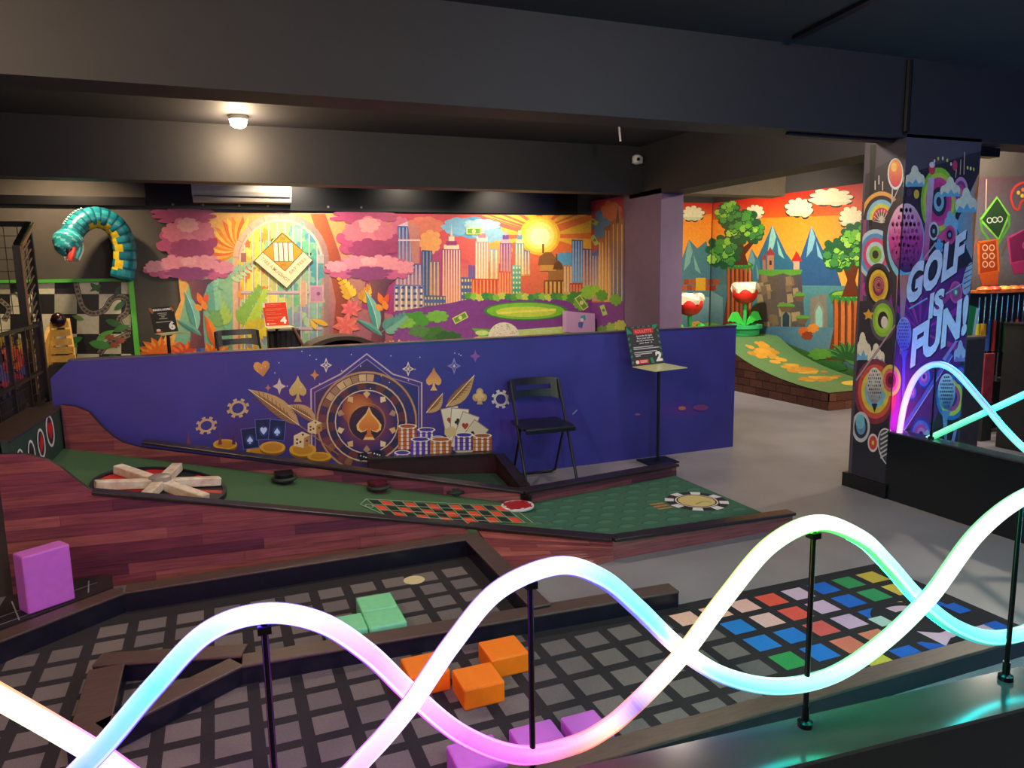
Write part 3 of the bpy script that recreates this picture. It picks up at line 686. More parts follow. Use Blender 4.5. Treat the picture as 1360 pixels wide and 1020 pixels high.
t.location = (-.815, 3.79, .106); t.rotation_euler = (0, 0, math.radians(33))
for o in bpy.data.objects:
    if o.name.startswith('chalk_print'): o['kind'] = 'stuff'

# ================================================================= roulette wheel
wc = Vector((-.36, 4.51, 0)); wr = .335
wheel = thing('roulette_wheel', 'roulette wheel obstacle with worn white wooden spokes at the top of the lane', 'wheel', (wc.x, wc.y, lane_z(wc.x, wc.y)))
def wpt(r, t, h): x, y = wc.x+r*math.cos(t), wc.y+r*math.sin(t); return Vector((x, y, min(lane_z(x, y), .9)+h))
def wdisc(r0, r1, h0, h1, name, m, cols=None, n=40):
    b = MB()
    for i in range(n):
        t0, t1 = 2*math.pi*i/n, 2*math.pi*(i+1)/n
        V = [wpt(r, t, h) for t in (t0, t1) for r in (r0, r1) for h in (h0, h1)]
        b.add(V, [(0,1,3,2),(4,6,7,5),(0,4,5,1),(2,3,7,6),(1,5,7,3),(0,2,6,4)], cols(i) if cols else None)
    return b.build(name, m, wheel)
wdisc(.001, wr*.98, .002, .018, 'pocket_disc', attr_mat('wheel_paint', .5, .1), lambda i: lin('#c22320') if (i//3) % 2 else lin('#17161a'))
wdisc(wr*.97, wr*1.03, .002, .03, 'rim', mat('rim_black', '#15141a', .4))
M_spoke = mat('worn_white_wood', '#e6dccb', .6, noise=.14, scale=18, col2='#cbb09a')
w0 = Vector(Q(130, 655))-wc.xy; w0 = math.atan2(w0.y, w0.x)
for i in range(6):
    t = w0+i*math.pi/3
    a, b = wpt(.03, t, .045), wpt(wr*.97, t, .045)
    MB().bar(a, b, .062, .05).build('spoke', M_spoke, wheel, bevel=.006)
hub = wpt(0, 0, 0); MB().lathe([(.06, .06), (.06, .085), (.045, .092), (.01, .094)], (hub.x, hub.y, hub.z), 20).build('hub', mat('hub_grey', '#a8a098', .4, metal=.3), wheel, smooth=True)
# red chip lying on the felt and its black holder
cc = Vector((*Q(678, 668), 0)); cc.y = min(cc.y, lane_y(cc.x, 0)-.125); cz = lane_z(cc.x, cc.y)+.004
chip = thing('casino_chip', 'round red casino chip with white edge marks lying on the green felt', 'chip', (cc.x, cc.y, cz))
MB().lathe([(.106, cz+.003), (.11, cz+.008), (.11, cz+.016), (.107, cz+.02)], (cc.x, cc.y, 0), 32).build('chip_body', mat('chip_white', '#e3dede', .5), chip)
ch = Art(lambda x, y: (x, y, cz+.02), (0, 0, 1), .0004, .001); ch.ell(cc.x, cc.y, .092, .092, '#b4202c', n=28)
for i in range(8):
    t = i*math.pi/4; ch.k = 3; ch.poly([(cc.x+r*math.cos(t+d), cc.y+r*math.sin(t+d)) for r, d in ((.08, -.13), (.106, -.13), (.106, .13), (.08, .13))], '#b4202c' if i % 2 else '#e3dede', hold=True)
ch.print('chip_print', chip)
MB().bar((cc.x+.07, cc.y+.105, cz+.035), (cc.x+.115, cc.y+.04, cz+.03), .03, .05).build('chip_stop', M_black, chip, bevel=.006)
# bumpers along the far side
for i, (px, py, lab) in enumerate(((378, 641, 'dark rounded bumper on the felt nearest the roulette wheel'), (503, 652, 'rounded maroon bumper on the felt above the left end of the betting grid'), (605, 657, 'rounded green bumper on the felt nearest the red chip'))):
    q = Q(px, py); z = lane_z(*q); t = thing('bumper', lab, 'bumper', (q[0], q[1], z), group='rounded bumpers along the roulette lane')
    n = 12; pts = [(q[0]+.055*math.cos(a), q[1]-.055*math.sin(a), z) for a in [math.pi*k/n for k in range(n+1)]]+[(q[0]-.055, q[1]+.09, z), (q[0]+.055, q[1]+.09, z)]
    MB().prism(pts, (0, 0, .06)).build('bumper_body', [M_black, mat('maroon_bumper', '#561a22', .4), mat('green_bumper', '#1f4a34', .7)][i], t)
    h = [(q[0]+.068*math.cos(a), q[1]-.068*math.sin(a), z+.03) for a in [math.pi*(.0+k/n) for k in range(n+1)]]
    MB().tube(h, .012, 8).build('bumper_band', mat('band_dark', '#26302c', .6), t)
#==CHAIR==
# ================================================================= folding chairs
M_chair = mat('chair_black', '#15141a', .33)
def folding_chair(label, x, y, rz, z=0):
    t = thing('folding_chair', label, 'chair', (0, 0, 0), group='black folding chairs'); w = .2
    for sx in (-1, 1):
        # front leg runs up to the backrest, rear leg from the seat to the back foot
        MB().tube([(sx*w, -.24, 0), (sx*w*.98, -.02, .44), (sx*w*.98, .12, .70), (sx*w*.97, .14, .76)], .011, 8).build('front_leg', M_chair, t, smooth=True)
        MB().tube([(sx*(w-.025), -.05, .46), (sx*(w-.025), .17, .03)], .010, 8).build('rear_leg', M_chair, t, smooth=True)
    MB().tube([(-w+.025, .17, .03), (-w+.05, .185, .012), (w-.05, .185, .012), (w-.025, .17, .03)], .010, 8).build('rear_foot_bar', M_chair, t, smooth=True)
    # seat with rounded corners
    pts = [(-.19, .17), (-.205, .0), (-.205, -.17), (-.18, -.21), (.18, -.21), (.205, -.17), (.205, 0), (.19, .17)]
    MB().prism([(a, b, .437) for a, b in pts], (0, 0, .018)).build('seat', M_chair, t, bevel=.005)
    MB().box((-.195, -.215, .415), (.195, -.2, .45)).build('seat_edge', M_chair, t, bevel=.005)
    # backrest: curved plate with a slot
    m = MB(); n = 12
    for i in range(n):
        u0, u1 = -1+2*i/n, -1+2*(i+1)/n
        for z0, z1 in ((.60, .685), (.72, .775)):
            V = []
            for u in (u0, u1):
                yb = .125+.03*(1-u*u)
                lo = z0+(.0 if z0 > .7 else .03*(1-abs(u)**3)); hi = z1-(.015*abs(u)**6 if z0 > .7 else 0)
                V += [(u*.212, yb+(lo-.6)*.2, lo), (u*.212, yb+(hi-.6)*.2, hi), (u*.212, yb+.012+(lo-.6)*.2, lo), (u*.212, yb+.012+(hi-.6)*.2, hi)]
            m.add(V, [(0,4,5,1),(2,3,7,6),(1,5,7,3),(0,2,6,4),(0,1,3,2),(4,6,7,5)])
        if i in (0, 1, n-1, n-2):
            V = []
            for u in (u0, u1):
                yb = .125+.03*(1-u*u); V += [(u*.212, yb+.017, .684), (u*.212, yb+.024, .721), (u*.212, yb+.029, .684), (u*.212, yb+.036, .721)]
            m.add(V, [(0,4,5,1),(2,3,7,6),(1,5,7,3),(0,2,6,4),(0,1,3,2),(4,6,7,5)])
    m.build('backrest', M_chair, t)
    t.location = (x, y, z); t.rotation_euler = (0, 0, rz); return t
folding_chair('black folding chair standing alone in front of the blue partition', 2.235, 5.03, math.radians(-4))
struct('floor_deck', MB().box((-.35, 6.1, 0), (1.75, 8.0, .30)), M_dark)
folding_chair('black folding chair behind the partition in front of the gate mural, only its back showing', .20, 7.62, math.radians(8), .30)
#==SIGNS==
# ================================================================= sign stands
M_pole = mat('stand_black', '#0f0f16', .35); M_acr = mat('stand_acrylic', '#c9cf9a', .25)
def sign_stand(label, tl, tr, bl, br, sh, Y, lean, base, draw, zfloor=0):
    """tl..br: corners of the board, sh: the two outer corners of the shelf, all survey points near plane Y"""
    t = thing('sign_stand', label, 'sign', (*base, zfloor), group='numbered hole signs on stands')
    B0, B1 = aty(*bl, Y), aty(*br, Y); T0, T1 = aty(*tl, Y+lean), aty(*tr, Y+lean); z = B0.z; m_ = ((T0-B0)+(T1-B1))/2; T0, T1 = B0+m_, B1+m_
    S0, S1 = atz(*sh[0], min(B0.z, B1.z)-.006), atz(*sh[1], min(B0.z, B1.z)-.006)
    n = (B1-B0).cross(T0-B0).normalized()
    if n.y > 0: n = -n
    MB().prism([B0, B1, T1, T0], -n*.006).build('sign_board', mat('board_back', '#3a3a3c', .5), t)
    MB().prism([B0, B1, S1, S0], (0, 0, -.006)).build('shelf', M_acr, t)
    d0 = 1/ (F*0+1)
    def mp(u, v): return (B0.lerp(B1, u)).lerp(T0.lerp(T1, u), v)
    a = Art(mp, n, .00012, .0012); draw(a); a.print('sign_print', t, attr_mat('sign_paper', .85, .02))
    c = (B0+B1+S0+S1)/4; p = Vector((*base, 0))
    MB().tube([(p.x, p.y, zfloor+.012), (p.x, p.y, c.z-.012)], .013, 10).build('pole', M_pole, t, smooth=True)
    MB().tube([(p.x, p.y, c.z-.014), (c.x, c.y, c.z-.010)], .012, 8).build('pole_bracket', M_pole, t)
    MB().box((p.x-.14, p.y-.11, zfloor), (p.x+.14, p.y+.11, zfloor+.012)).build('base_plate', M_pole, t, bevel=.003)
def draw2(a):
    a.rect(0, 0, 1, 1, '#3b3a40')
    for y in (.05, .2, .35, .5, .65, .8):
        a.poly([(0, y), (.06, y+.03), (.06, y+.09), (0, y+.06)], '#2f8a6a'); a.poly([(1, y), (.94, y+.03), (.94, y+.09), (1, y+.06)], '#2f8a6a')
    a.poly([(0, 1), (.18, .82), (0, .82)], '#2f8a6a'); a.poly([(1, 1), (.82, 1), (.8, .86), (.93, .92)], '#2f8a6a')
    for x in (.16, .34, .5, .66): a.rect(x, .955, x+.09, .985, '#567a6c')
    a.rect(.2, .79, .82, .93, '#c23038'); a.text('ROULETTE', (.25, .82), (.52, 0), (0, .08), '#ee7a72', .03)
    a.text('Straight & Split', (.27, .715), (.5, 0), (0, .05), '#eae4ee', .02); a.text('Place your ball on', (.28, .655), (.5, 0), (0, .05), '#eae4ee', .02)
    a.text('the red or black to get', (.25, .595), (.55, 0), (0, .05), '#eae4ee', .02); a.text('your shot - 2', (.33, .535), (.4, 0), (0, .05), '#eae4ee', .02)
    for x, y, w in ((.12, .455, .62), (.12, .41, .8), (.12, .325, .72), (.12, .28, .55), (.14, .235, .16)): a.rect(x, y, x+w, y+.022, '#cfcad2')
    a.text('2', (.76, .06), (.2, 0), (0, .26), '#f4eef4', .06)
    a.rect(.12, .04, .52, .15, '#d63640'); a.ell(.17, .095, .055, .045, '#f0e6e6'); a.rect(.26, .105, .48, .125, '#f0b8b4'); a.rect(.26, .07, .48, .09, '#f0b8b4')
    a.poly([(.6, .03), (.7, .03), (.66, .17), (.58, .17)], '#2f8a6a')
sign_stand('black sign numbered 2 with green corners on a pole by the blue partition', (831, 434), (873, 431), (840, 487), (882, 482), ((870, 493), (913, 488)), 5.08, .05, (3.34, 5.13), draw2)
def draw6(a):
    a.rect(0, 0, 1, 1, '#2b2a26'); a.poly([(0, 1), (.1, 1), (.16, .8), (.08, .76), (0, .9)], '#a8623a'); a.poly([(.86, .98), (.95, .98), (1, .82), (.93, .8)], '#b8763e')
    a.text('SNAKES & LADDERS', (.14, .86), (.74, 0), (0, .085), '#f0ece0', .05)
    for y, w in ((.74, .4), (.67, .32), (.6, .14), (.53, .34), (.40, .66)): a.rect(.5-w/2, y, .5+w/2, y+.035, '#a8a498')
    a.text('6', (.66, .08), (.26, 0), (0, .34), '#f6f0e6', .05); a.ell(.2, .1, .09, .06, '#e0c8c0'); a.rect(.1, .01, .36, .06, '#b83a30')
sign_stand('dark sign numbered 6 on a pole in front of the pink tree mural', (197, 409), (230, 407), (205, 443), (237, 440), ((214, 445), (252, 441)), 6.4, .05, (-.36, 6.36), draw6)
def draw4(a):
    a.rect(0, 0, 1, 1, '#e8d8c0'); a.poly([(.04, .02), (1, 0), (.98, .98), (.1, .98), (.1, .8), (.0, .8)], '#e03c1c')
    for x, y, w in ((.16, .9, .6), (.16, .84, .4), (.1, .72, .8), (.1, .66, .66), (.1, .55, .4), (.1, .49, .64), (.1, .36, .72), (.1, .3, .5), (.1, .24, .3)): a.rect(x, y, x+w, y+.018, '#ee8468')
    a.text('4', (.66, .08), (.26, 0), (0, .3), '#fff6ec', .05); a.ell(.14, .1, .05, .045, '#f6d8c8'); a.rect(.22, .08, .46, .12, '#f2a08c')
sign_stand('red sign numbered 4 on a stand in front of the gate mural', (348, 403), (380, 400), (352, 434), (384, 432), ((356, 437), (392, 434)), 7.3, .05, (.52, 7.27), draw4, .30)
#==MURALS==

# ================================================================= murals behind the partition
WY = 8.105
def wall_map(px, py): return aty(px, py, WY)
def palm(a, x, y, L, ang, n, c1, c2, w=7):
    """feathered leaf: stem from (x, y) with leaflets"""
    t = math.radians(ang); dx, dy = math.cos(t), math.sin(t)
    for i in range(n):
        u = .2+.8*i/(n-1); bx, by = x+dx*L*u, y+dy*L*u; l = L*.42*(1-.55*u)
        for sg in (-1, 1):
            q = t+sg*.95; a.leaf((bx, by), (bx+l*math.cos(q), by+l*math.sin(q)), w*(1.1-.5*u), c1 if sg > 0 else c2)
    a.line([(x, y), (x+dx*L, y+dy*L)], 1.2, c2)
def lotus(a, x, y, r, c1, c2, n=9, up=True):
    for k, rr, cc in ((0, 1, c1), (1, .72, c2)):
        for i in range(n):
            q = math.radians(180+180*(i+.5*k)/(n-1)) if up else 2*math.pi*i/n
            if k and i == n-1: continue
            a.leaf((x, y), (x+r*rr*math.cos(q)*1.15, y+r*rr*math.sin(q)*.8), r*.38, cc, c2 if not k else c1)
def pink_tree(a, dx, seed):
    S_ = lambda x: x+dx
    a.poly([(S_(240), 366), (S_(252), 378), (S_(256), 400), (S_(254), 440), (S_(252), 462), (S_(272), 462), (S_(270), 430), (S_(270), 395), (S_(276), 378), (S_(292), 366), (S_(268), 372), (S_(264), 362), (S_(258), 372)], '#8a4f52', g=((S_(250), 0), (S_(274), 0), '#5e3550'))
    a.blob(S_(244), 286, 46, 12, '#b0446e', 9, .25, seed, cut=None)
    for (x, y, rx, ry, c, k) in ((240, 318, 32, 24, '#b84a72', 1), (262, 322, 27, 23, '#a53e69', 2), (250, 306, 24, 18, '#d9788a', 3), (232, 308, 17, 13, '#d4707f', 4), (270, 308, 16, 13, '#cf6c80', 5), (250, 330, 26, 14, '#9c3a66', 6), (250, 299, 15, 10, '#e39a98', 7)):
        a.blob(S_(x), y, rx, ry, c, 8, .2, seed*9+k)
    for (x, y, rx, ry, c, k) in ((218, 358, 28, 13, '#c95c86', 11), (282, 358, 28, 14, '#c95c86', 12), (250, 356, 34, 14, '#a9497c', 13), (232, 350, 22, 11, '#e58a9a', 14), (270, 349, 22, 11, '#e8929c', 15), (250, 363, 30, 9, '#8f3f74', 16), (206, 354, 15, 8, '#ea9aa4', 17), (297, 355, 14, 9, '#e88f9c', 18), (250, 347, 12, 6, '#f0a6a6', 19)):
        a.blob(S_(x), y, rx, ry, c, 9, .22, seed*9+k)
    a.leaf((S_(262), 440), (S_(245), 386), 15, '#7fc4b4', '#4f9c96', 3, rib='#bfe0c8')
    a.leaf((S_(268), 446), (S_(232), 424), 8, '#6fb0a0', '#4a8d88', 2)
    for p, q, c in (((268, 404), (262, 388), '#f07a28'), ((270, 404), (276, 390), '#e8582a'), ((268, 412), (258, 404), '#f59a36'), ((274, 412), (268, 398), '#f28c34')): a.leaf((S_(p[0]), p[1]), (S_(q[0]), q[1]), 8, c)
treem = thing('mural_panel', 'tree mural of pink crowns around a barred garden gate with bright leaves', 'mural', (1.1, 8.11, .6))
A = Art(wall_map, (0, -1, 0))
A.poly([(236, 282), (532, 284), (532, 474), (206, 478), (222, 440), (240, 400), (236, 360), (246, 330)], '#f0b45a', g=((236, 0), (532, 0), '#c98a5a'))
A.poly([(262, 330), (322, 330), (322, 470), (226, 474), (240, 420)], '#9fc98c', g=((262, 330), (262, 470), '#6fae9a'))
A.poly([(430, 330), (532, 330), (532, 470), (425, 470)], '#c98a6a', g=((430, 330), (430, 470), '#a05a7a'))
A.poly([(492, 330), (532, 300), (532, 420), (480, 410)], '#a83a78')
# orange foliage behind the arch
for i in range(16):
    t = math.radians(150+i*9); A.leaf((318, 330), (318+46*math.cos(t), 330+44*math.sin(t)), 11, ['#f08a20', '#f6b030', '#ee6a1e', '#f9c64a'][i % 4])
A.poly([(412, 284), (432, 284), (452, 340), (466, 420), (470, 470), (440, 470), (446, 400), (436, 350)], '#c8602c', g=((412, 0), (466, 0), '#8a3a34'))
# stone arch
def arch(cx, sp, rx, ry, bot, n=18): return [(cx+rx*math.cos(t), sp+ry*math.sin(t)) for t in [math.pi+math.pi*i/n for i in range(n+1)]]+[(cx+rx, bot), (cx-rx, bot)]
A.poly(arch(373, 347, 64, 65, 470), '#e8b890', g=((310, 0), (437, 0), '#a07a76'))
for i in range(9):
    t = math.radians(185+i*21); A.line([(373+57*math.cos(t), 347+57*math.sin(t)), (373+64*math.cos(t), 347+65*math.sin(t))], 1, '#b88a70')
A.poly(arch(373, 347, 57, 56, 470), '#c88a78')
A.poly(arch(373, 347, 54, 53, 470), '#f2d23a', g=((325, 0), (425, 0), '#6fb8a0'))
rnd = random.Random(4)
pal = [('#f9e24a', '#f6c52e', '#f2a02c', '#f07a34', '#dfe25a'), ('#d8e070', '#a8d47a', '#f0e468', '#86c890', '#c6dc7a'), ('#6fbf8c', '#58ab98', '#8ccba0', '#4f9aa0', '#a0cc9c')]
for i in range(150):
    x = rnd.uniform(322, 424); y = rnd.uniform(298, 466)
    if ((x-373)/52)**2+((y-347)/50)**2 > 1 and y < 347: continue
    band = 0 if x < 355 else (1 if x < 388 else 2)
    c = rnd.choice(pal[band]) if y < 400 else rnd.choice(('#8fc0a8', '#a5cbb0', '#8aa8b8', '#b6d4a4', '#7fb0b0', '#9aa0b4'))
    A.k = 40+i % 20; A.blob(x, y, rnd.uniform(5, 10), rnd.uniform(7, 14), c, 5, .3, i, n=3, hold=True)
A.k = 62
for i in range(10):
    x = 325+i*10.7; y0 = 347-51*math.sqrt(max(0, 1-((x-373)/53)**2)); A.line([(x+.8, y0), (x+.8, 468)], 1.0, '#8f6a70'); A.line([(x, y0), (x, 468)], 1.6, '#f4e6cc' if i < 6 else '#d8c8c4')
A.ring(373, 347, 53, 56, '#e2c0a8', 180, 360, n=30)
for y in (388, 436): A.line([(320, y+2.4), (428, y+2.4)], 1.2, '#8a6480'); A.line([(320, y), (428, y)], 3.4, '#d8b8b8')
A.rect(398, 376, 408, 404, '#e8c49a'); A.rect(400, 372, 406, 408, '#d8a888'); A.rect(411, 379, 430, 402, '#d4a0a0'); A.rect(413, 381, 428, 400, '#c48aa4'); A.ell(423, 390, 2.4, 2.6, '#8a5470'); A.rect(320, 336, 327, 348, '#a86a5a'); A.rect(422, 338, 430, 350, '#b8b0a8')
# foliage in front
palm(A, 318, 442, 62, -62, 8, '#b8d848', '#8cbc4a', 11); palm(A, 318, 446, 54, -20, 7, '#f4d63a', '#d8c23a', 10); palm(A, 300, 442, 54, -108, 7, '#a8cc58', '#7cb060', 9)
palm(A, 296, 385, 46, -150, 6, '#a6d8b4', '#78bca0', 7); palm(A, 300, 372, 40, -30, 6, '#c4dca0', '#9ccaa0', 6); palm(A, 286, 420, 40, -95, 6, '#8cc8a0', '#6aae9a', 8)
for x, y, r_, c1, c2 in ((214, 470, 30, '#e06a22', '#f29a34'), (250, 474, 28, '#d8482a', '#f07a2c'), (284, 474, 26, '#f2702a', '#f8a83a'), (338, 476, 24, '#f59a2c', '#f8c84a'), (462, 470, 34, '#f06a5a', '#f88a68'), (440, 474, 24, '#e8585a', '#f49068')): lotus(A, x, y, r_, c1, c2)
A.leaf((286, 462), (272, 418), 13, '#f08a2c', '#e0642c', 2); A.leaf((270, 474), (262, 452), 12, '#4f7ac0', '#3a5aa8')
palm(A, 470, 400, 34, -120, 5, '#f2c83a', '#e0a830', 9); palm(A, 478, 404, 30, -60, 5, '#f0b83a', '#d89430', 8)
for i in range(7):
    t = 2*math.pi*i/7; A.leaf((466, 410), (466+15*math.cos(t), 410+13*math.sin(t)), 8, '#f07a70', '#e86068')
for i in range(7):
    t = 2*math.pi*i/7+.3; A.leaf((460, 432), (460+19*math.cos(t), 432+17*math.sin(t)), 10, '#f4826c', '#ec6a66')
A.leaf((420, 438), (412, 424), 6, '#f4c63a'); A.leaf((436, 432), (414, 424), 7, '#f2b83a')
pink_tree(A, 0, 1); pink_tree(A, 240, 2)
palm(A, 505, 442, 38, -35, 6, '#7cb8a0', '#5a9c94', 8); lotus(A, 522, 472, 26, '#f2a02a', '#f6bc3a')
A.print('mural_print', treem)
# ---- city
citym = thing('mural_panel', 'city mural with a yellow sun, skyscrapers and a green lawn beside the mauve column', 'mural', (3.3, 8.11, .6))
B = Art(wall_map, (0, -1, 0))
B.poly([(522, 284), (786, 286), (786, 460), (522, 470)], '#b8345a', g=((560, 284), (700, 380), '#ea7a34'))
B.poly([(522, 330), (600, 330), (600, 440), (522, 440)], '#a8406e')
B.glow(717, 312, 80, 34, '#fff3a0', '#e07038', rings=5, pw=.8) if False else None
for i in range(14):
    t = math.radians(172+i*15); q = math.radians(5)
    P_ = [(717+14*math.cos(t), 314+14*math.sin(t)), (717+95*math.cos(t-q), 314+95*math.sin(t-q)), (717+95*math.cos(t+q), 314+95*math.sin(t+q))]
    P_ = [(min(785, max(640, x)), max(285.5, min(372, y))) for x, y in P_]
    if abs((P_[1][0]-P_[0][0])*(P_[2][1]-P_[0][1])-(P_[2][0]-P_[0][0])*(P_[1][1]-P_[0][1])) > 20: B.poly(P_, '#f2b23c')
for x, y, rx, ry, c, k in ((628, 302, 38, 15, '#5c9cc0', 1), (608, 300, 22, 12, '#78aecb', 2), (650, 312, 22, 10, '#88b6c8', 3), (640, 298, 24, 8, '#a4c8d0', 4), (562, 300, 26, 14, '#d0705a', 5), (572, 322, 16, 16, '#e09a5a', 6), (530, 300, 14, 14, '#c8607c', 7), (752, 345, 16, 10, '#5c9cc0', 8), (660, 335, 20, 14, '#f0a050', 9)): B.blob(x, y, rx, ry, c, 8, .18, k)
B.ell(717, 313, 27, 26, '#f4b838'); B.ell(717, 313, 23.5, 22.5, '#f8d448'); B.ell(717, 313, 19, 18, '#fbe878'); B.ell(717, 314, 13, 12, '#fdf4b0')
def tower(x0, x1, top, bot, c, c2, stripes=0, sc='#f0c8a0', win=None, crown=None):
    B.poly([(x0, top), (x1, top+1), (x1, bot), (x0, bot)], c, g=((0, top), (0, bot), c2))
    for i in range(stripes):
        x = x0+(x1-x0)*(i+.5)/stripes; B.line([(x, top+2), (x, bot-2)], (x1-x0)/stripes*.38, sc)
    if win:
        for i in range(win[0]):
            for j in range(win[1]):
                B.rect(x0+(x1-x0)*(i+.25)/win[0], top+(bot-top)*(j+.3)/win[1], x0+(x1-x0)*(i+.75)/win[0], top+(bot-top)*(j+.7)/win[1], win[2], hold=bool(i+j))
    if crown:
        w = x1-x0; m = (x0+x1)/2
        for k, (f, h) in enumerate(((.8, 5), (.55, 10), (.3, 16))): B.rect(m-w*f/2, top-h, m+w*f/2, top-h+6, c if k % 2 else sc)
        B.poly([(m-1.2, top-16), (m, top-crown), (m+1.2, top-16)], sc)
for args in ((560, 574, 332, 412, '#3a3a6a', '#54607a', 3, '#7a88a0'), (570, 584, 346, 415, '#6a5a7a', '#c08a6a', 3, '#dcb080'), (612, 622, 344, 380, '#c04a5a', '#d87a5a'), (622, 632, 352, 400, '#7a4a88', '#4a7aa0'),
 (650, 662, 330, 372, '#8aa6b0', '#e0a468', 2, '#f4d090'), (684, 696, 322, 366, '#6a8ea8', '#f0b85a', 3, '#ffe0a0', None, 8), (696, 704, 332, 366, '#5a7a98', '#e0a050', 2), (631, 649, 320, 372, '#c07a86', '#f0b078', 5, '#fae0b8', None, 22), (664, 679, 322, 384, '#6a4a88', '#f08a48', 4, '#d8a0a0', None, 8)): tower(*args)
tower(528, 557, 300, 350, '#2f4a8a', '#b06a7a', 6, '#8fa4c8'); B.poly([(528, 300), (541, 294), (557, 301)], '#c8b4c8'); B.poly([(541, 294), (557, 301), (557, 350), (548, 350)], '#c07a70'); B.rect(526, 318, 558, 320, '#e0c4c0')
tower(525, 560, 350, 380, '#4a5a98', '#b87a70', 7, '#c8b0c0'); tower(523, 563, 378, 418, '#5a6aa8', '#d8b090', 6, '#f0d8b0', (5, 5, '#3a4a88'))
tower(587, 612, 330, 414, '#8a3a6a', '#f0a070', 7, '#f2c4a8', None, 34); tower(563, 592, 392, 416, '#4a5a88', '#5a7a98', 0, '#fff', (7, 3, '#d8b87a')); tower(612, 628, 368, 412, '#4a5a88', '#5f6f98', 0, '#fff', (4, 5, '#f0c860'))
tower(626, 664, 370, 394, '#c8442e', '#e0603a', 8, '#f09a60'); tower(662, 680, 360, 392, '#d8543a', '#e87a48', 5, '#f4a868'); tower(680, 692, 352, 392, '#7ab0a0', '#4a9a6a', 0, '#fff', (3, 6, '#e8e890'))
# domed hall
B.poly([(722, 392), (722, 372), (762, 372), (762, 394)], '#8a5428', g=((722, 0), (762, 0), '#5a3420'))
for i in range(7): B.rect(724+i*5.6, 374, 727+i*5.6, 393, '#e0a850')
B.poly([(728, 372), (728, 358), (748, 358), (748, 372)], '#a06a30'); B.poly([(714, 352), (716, 341), (724, 335), (732, 335), (738, 343), (740, 352)], '#8c5a2c'); B.line([(721, 336), (721, 324)], 2.4, '#7a4a28'); B.rect(717, 352, 738, 360, '#c89040')
B.poly([(734, 358), (736, 350), (741, 346), (746, 350), (748, 358)], '#6a4224'); B.line([(739, 347), (739, 337)], 1.6, '#6a4224')
for args in ((748, 760, 352, 390, '#b07a5a', '#d0a070', 3, '#f0c890'), (759, 774, 318, 376, '#3a5a98', '#7a9ab8', 4, '#9ab4d0'), (756, 776, 376, 394, '#b8483a', '#d06a4a', 5, '#e89a70'), (773, 786, 330, 388, '#4a5a90', '#c08a70', 3, '#e0b090')): tower(*args)
# ground
B.poly([(522, 414), (600, 402), (640, 393), (786, 393), (786, 460), (522, 470)], '#7a3a88', g=((0, 393), (0, 460), '#94509c'))
for i in range(22):
    x = 622+i*7.6; B.blob(x, 393+(i % 3), 6, 5, ['#5a9a3a', '#8abf48', '#c8d050', '#3f8a44'][i % 4], 6, .25, i)
B.ell(698, 413, 56, 12.5, '#3f8a3a'); B.ell(698, 413, 52, 11, '#84c83a'); B.ell(698, 414, 40, 7, '#cfe048'); B.line([(660, 416), (738, 411)], 3, '#f0ee60')
for x, y, rx, ry, c, k in ((552, 424, 24, 10, '#4f9a3a', 1), (580, 420, 16, 8, '#7ab848', 2), (536, 428, 16, 8, '#86be4a', 3), (575, 444, 20, 11, '#4a7a3a', 4), (596, 448, 18, 9, '#3a6a3a', 5), (556, 440, 14, 8, '#5a8a4a', 6), (765, 396, 14, 9, '#4a8a3a', 7), (780, 388, 10, 10, '#9ac84a', 8), (770, 404, 10, 8, '#7ab040', 9)): B.blob(x, y, rx, ry, c, 8, .22, k+30)
B.poly([(600, 456), (660, 440), (740, 434), (786, 430), (786, 460), (600, 468)], '#cfe48a'); B.poly([(626, 436), (650, 437), (655, 446), (636, 447)], '#6ab83a'); B.ell(640, 442, 9, 3.5, '#d8e890')
B.ell(669, 448, 21, 20, '#f2ead0')
rnd = random.Random(3)
for i in range(40):
    x, y = rnd.uniform(652, 686), rnd.uniform(430, 452)
    if ((x-669)/19)**2+((y-448)/18)**2 < 1: B.ell(x, y, 1.3, 1.1, '#d4c8a4', n=6, hold=i > 0)
for x, y, r_ in ((629, 307, 0), (611, 422, -28), (772, 402, 55)):
    t = math.radians(r_); f = lambda u, v: (x+u*math.cos(t)-v*math.sin(t), y+u*math.sin(t)+v*math.cos(t))
    B.poly([f(-10, -4.5), f(10, -4.5), f(10, 4.5), f(-10, 4.5)], '#d4d878'); B.poly([f(-8.5, -3.2), f(8.5, -3.2), f(8.5, 3.2), f(-8.5, 3.2)], '#6a9a3a'); B.ell(x, y, 2.6, 2.8, '#e0e08a', n=10)
lotus(B, 530, 474, 30, '#f0a02a', '#f6c03a')
B.print('mural_print', citym)
side = lambda px, py: atx(px, py, 4.297)
D = Art(side, (-1, 0, 0))
D.poly([(785, 267), (828, 261), (829, 446), (786, 450)], '#b03a58', g=((0, 270), (0, 400), '#d8784a'))
D.blob(800, 300, 13, 22, '#4f88b8', 7, .2, 3); D.blob(812, 280, 14, 14, '#d07a58', 7, .2, 4)
for x0, x1, t, b_, c, c2 in ((786, 797, 330, 400, '#4f6aa0', '#c89a80'), (795, 806, 312, 400, '#b8743a', '#d8a868'), (803, 815, 296, 405, '#8a4a4a', '#e0a85a'), (812, 829, 288, 410, '#a86a3a', '#5a78a0')):
    D.poly([(x0, t+6), (x1, t), (x1, b_), (x0, b_)], c, g=((0, t), (0, b_), c2))
    for i in range(3): D.line([(x0+(x1-x0)*(i+.5)/3, t+10), (x0+(x1-x0)*(i+.5)/3, b_-6)], 1.1, '#f0c880')
D.poly([(818, 296), (821, 272), (823, 296)], '#6a4a58'); D.poly([(786, 402), (829, 400), (829, 448), (786, 450)], '#80408c')
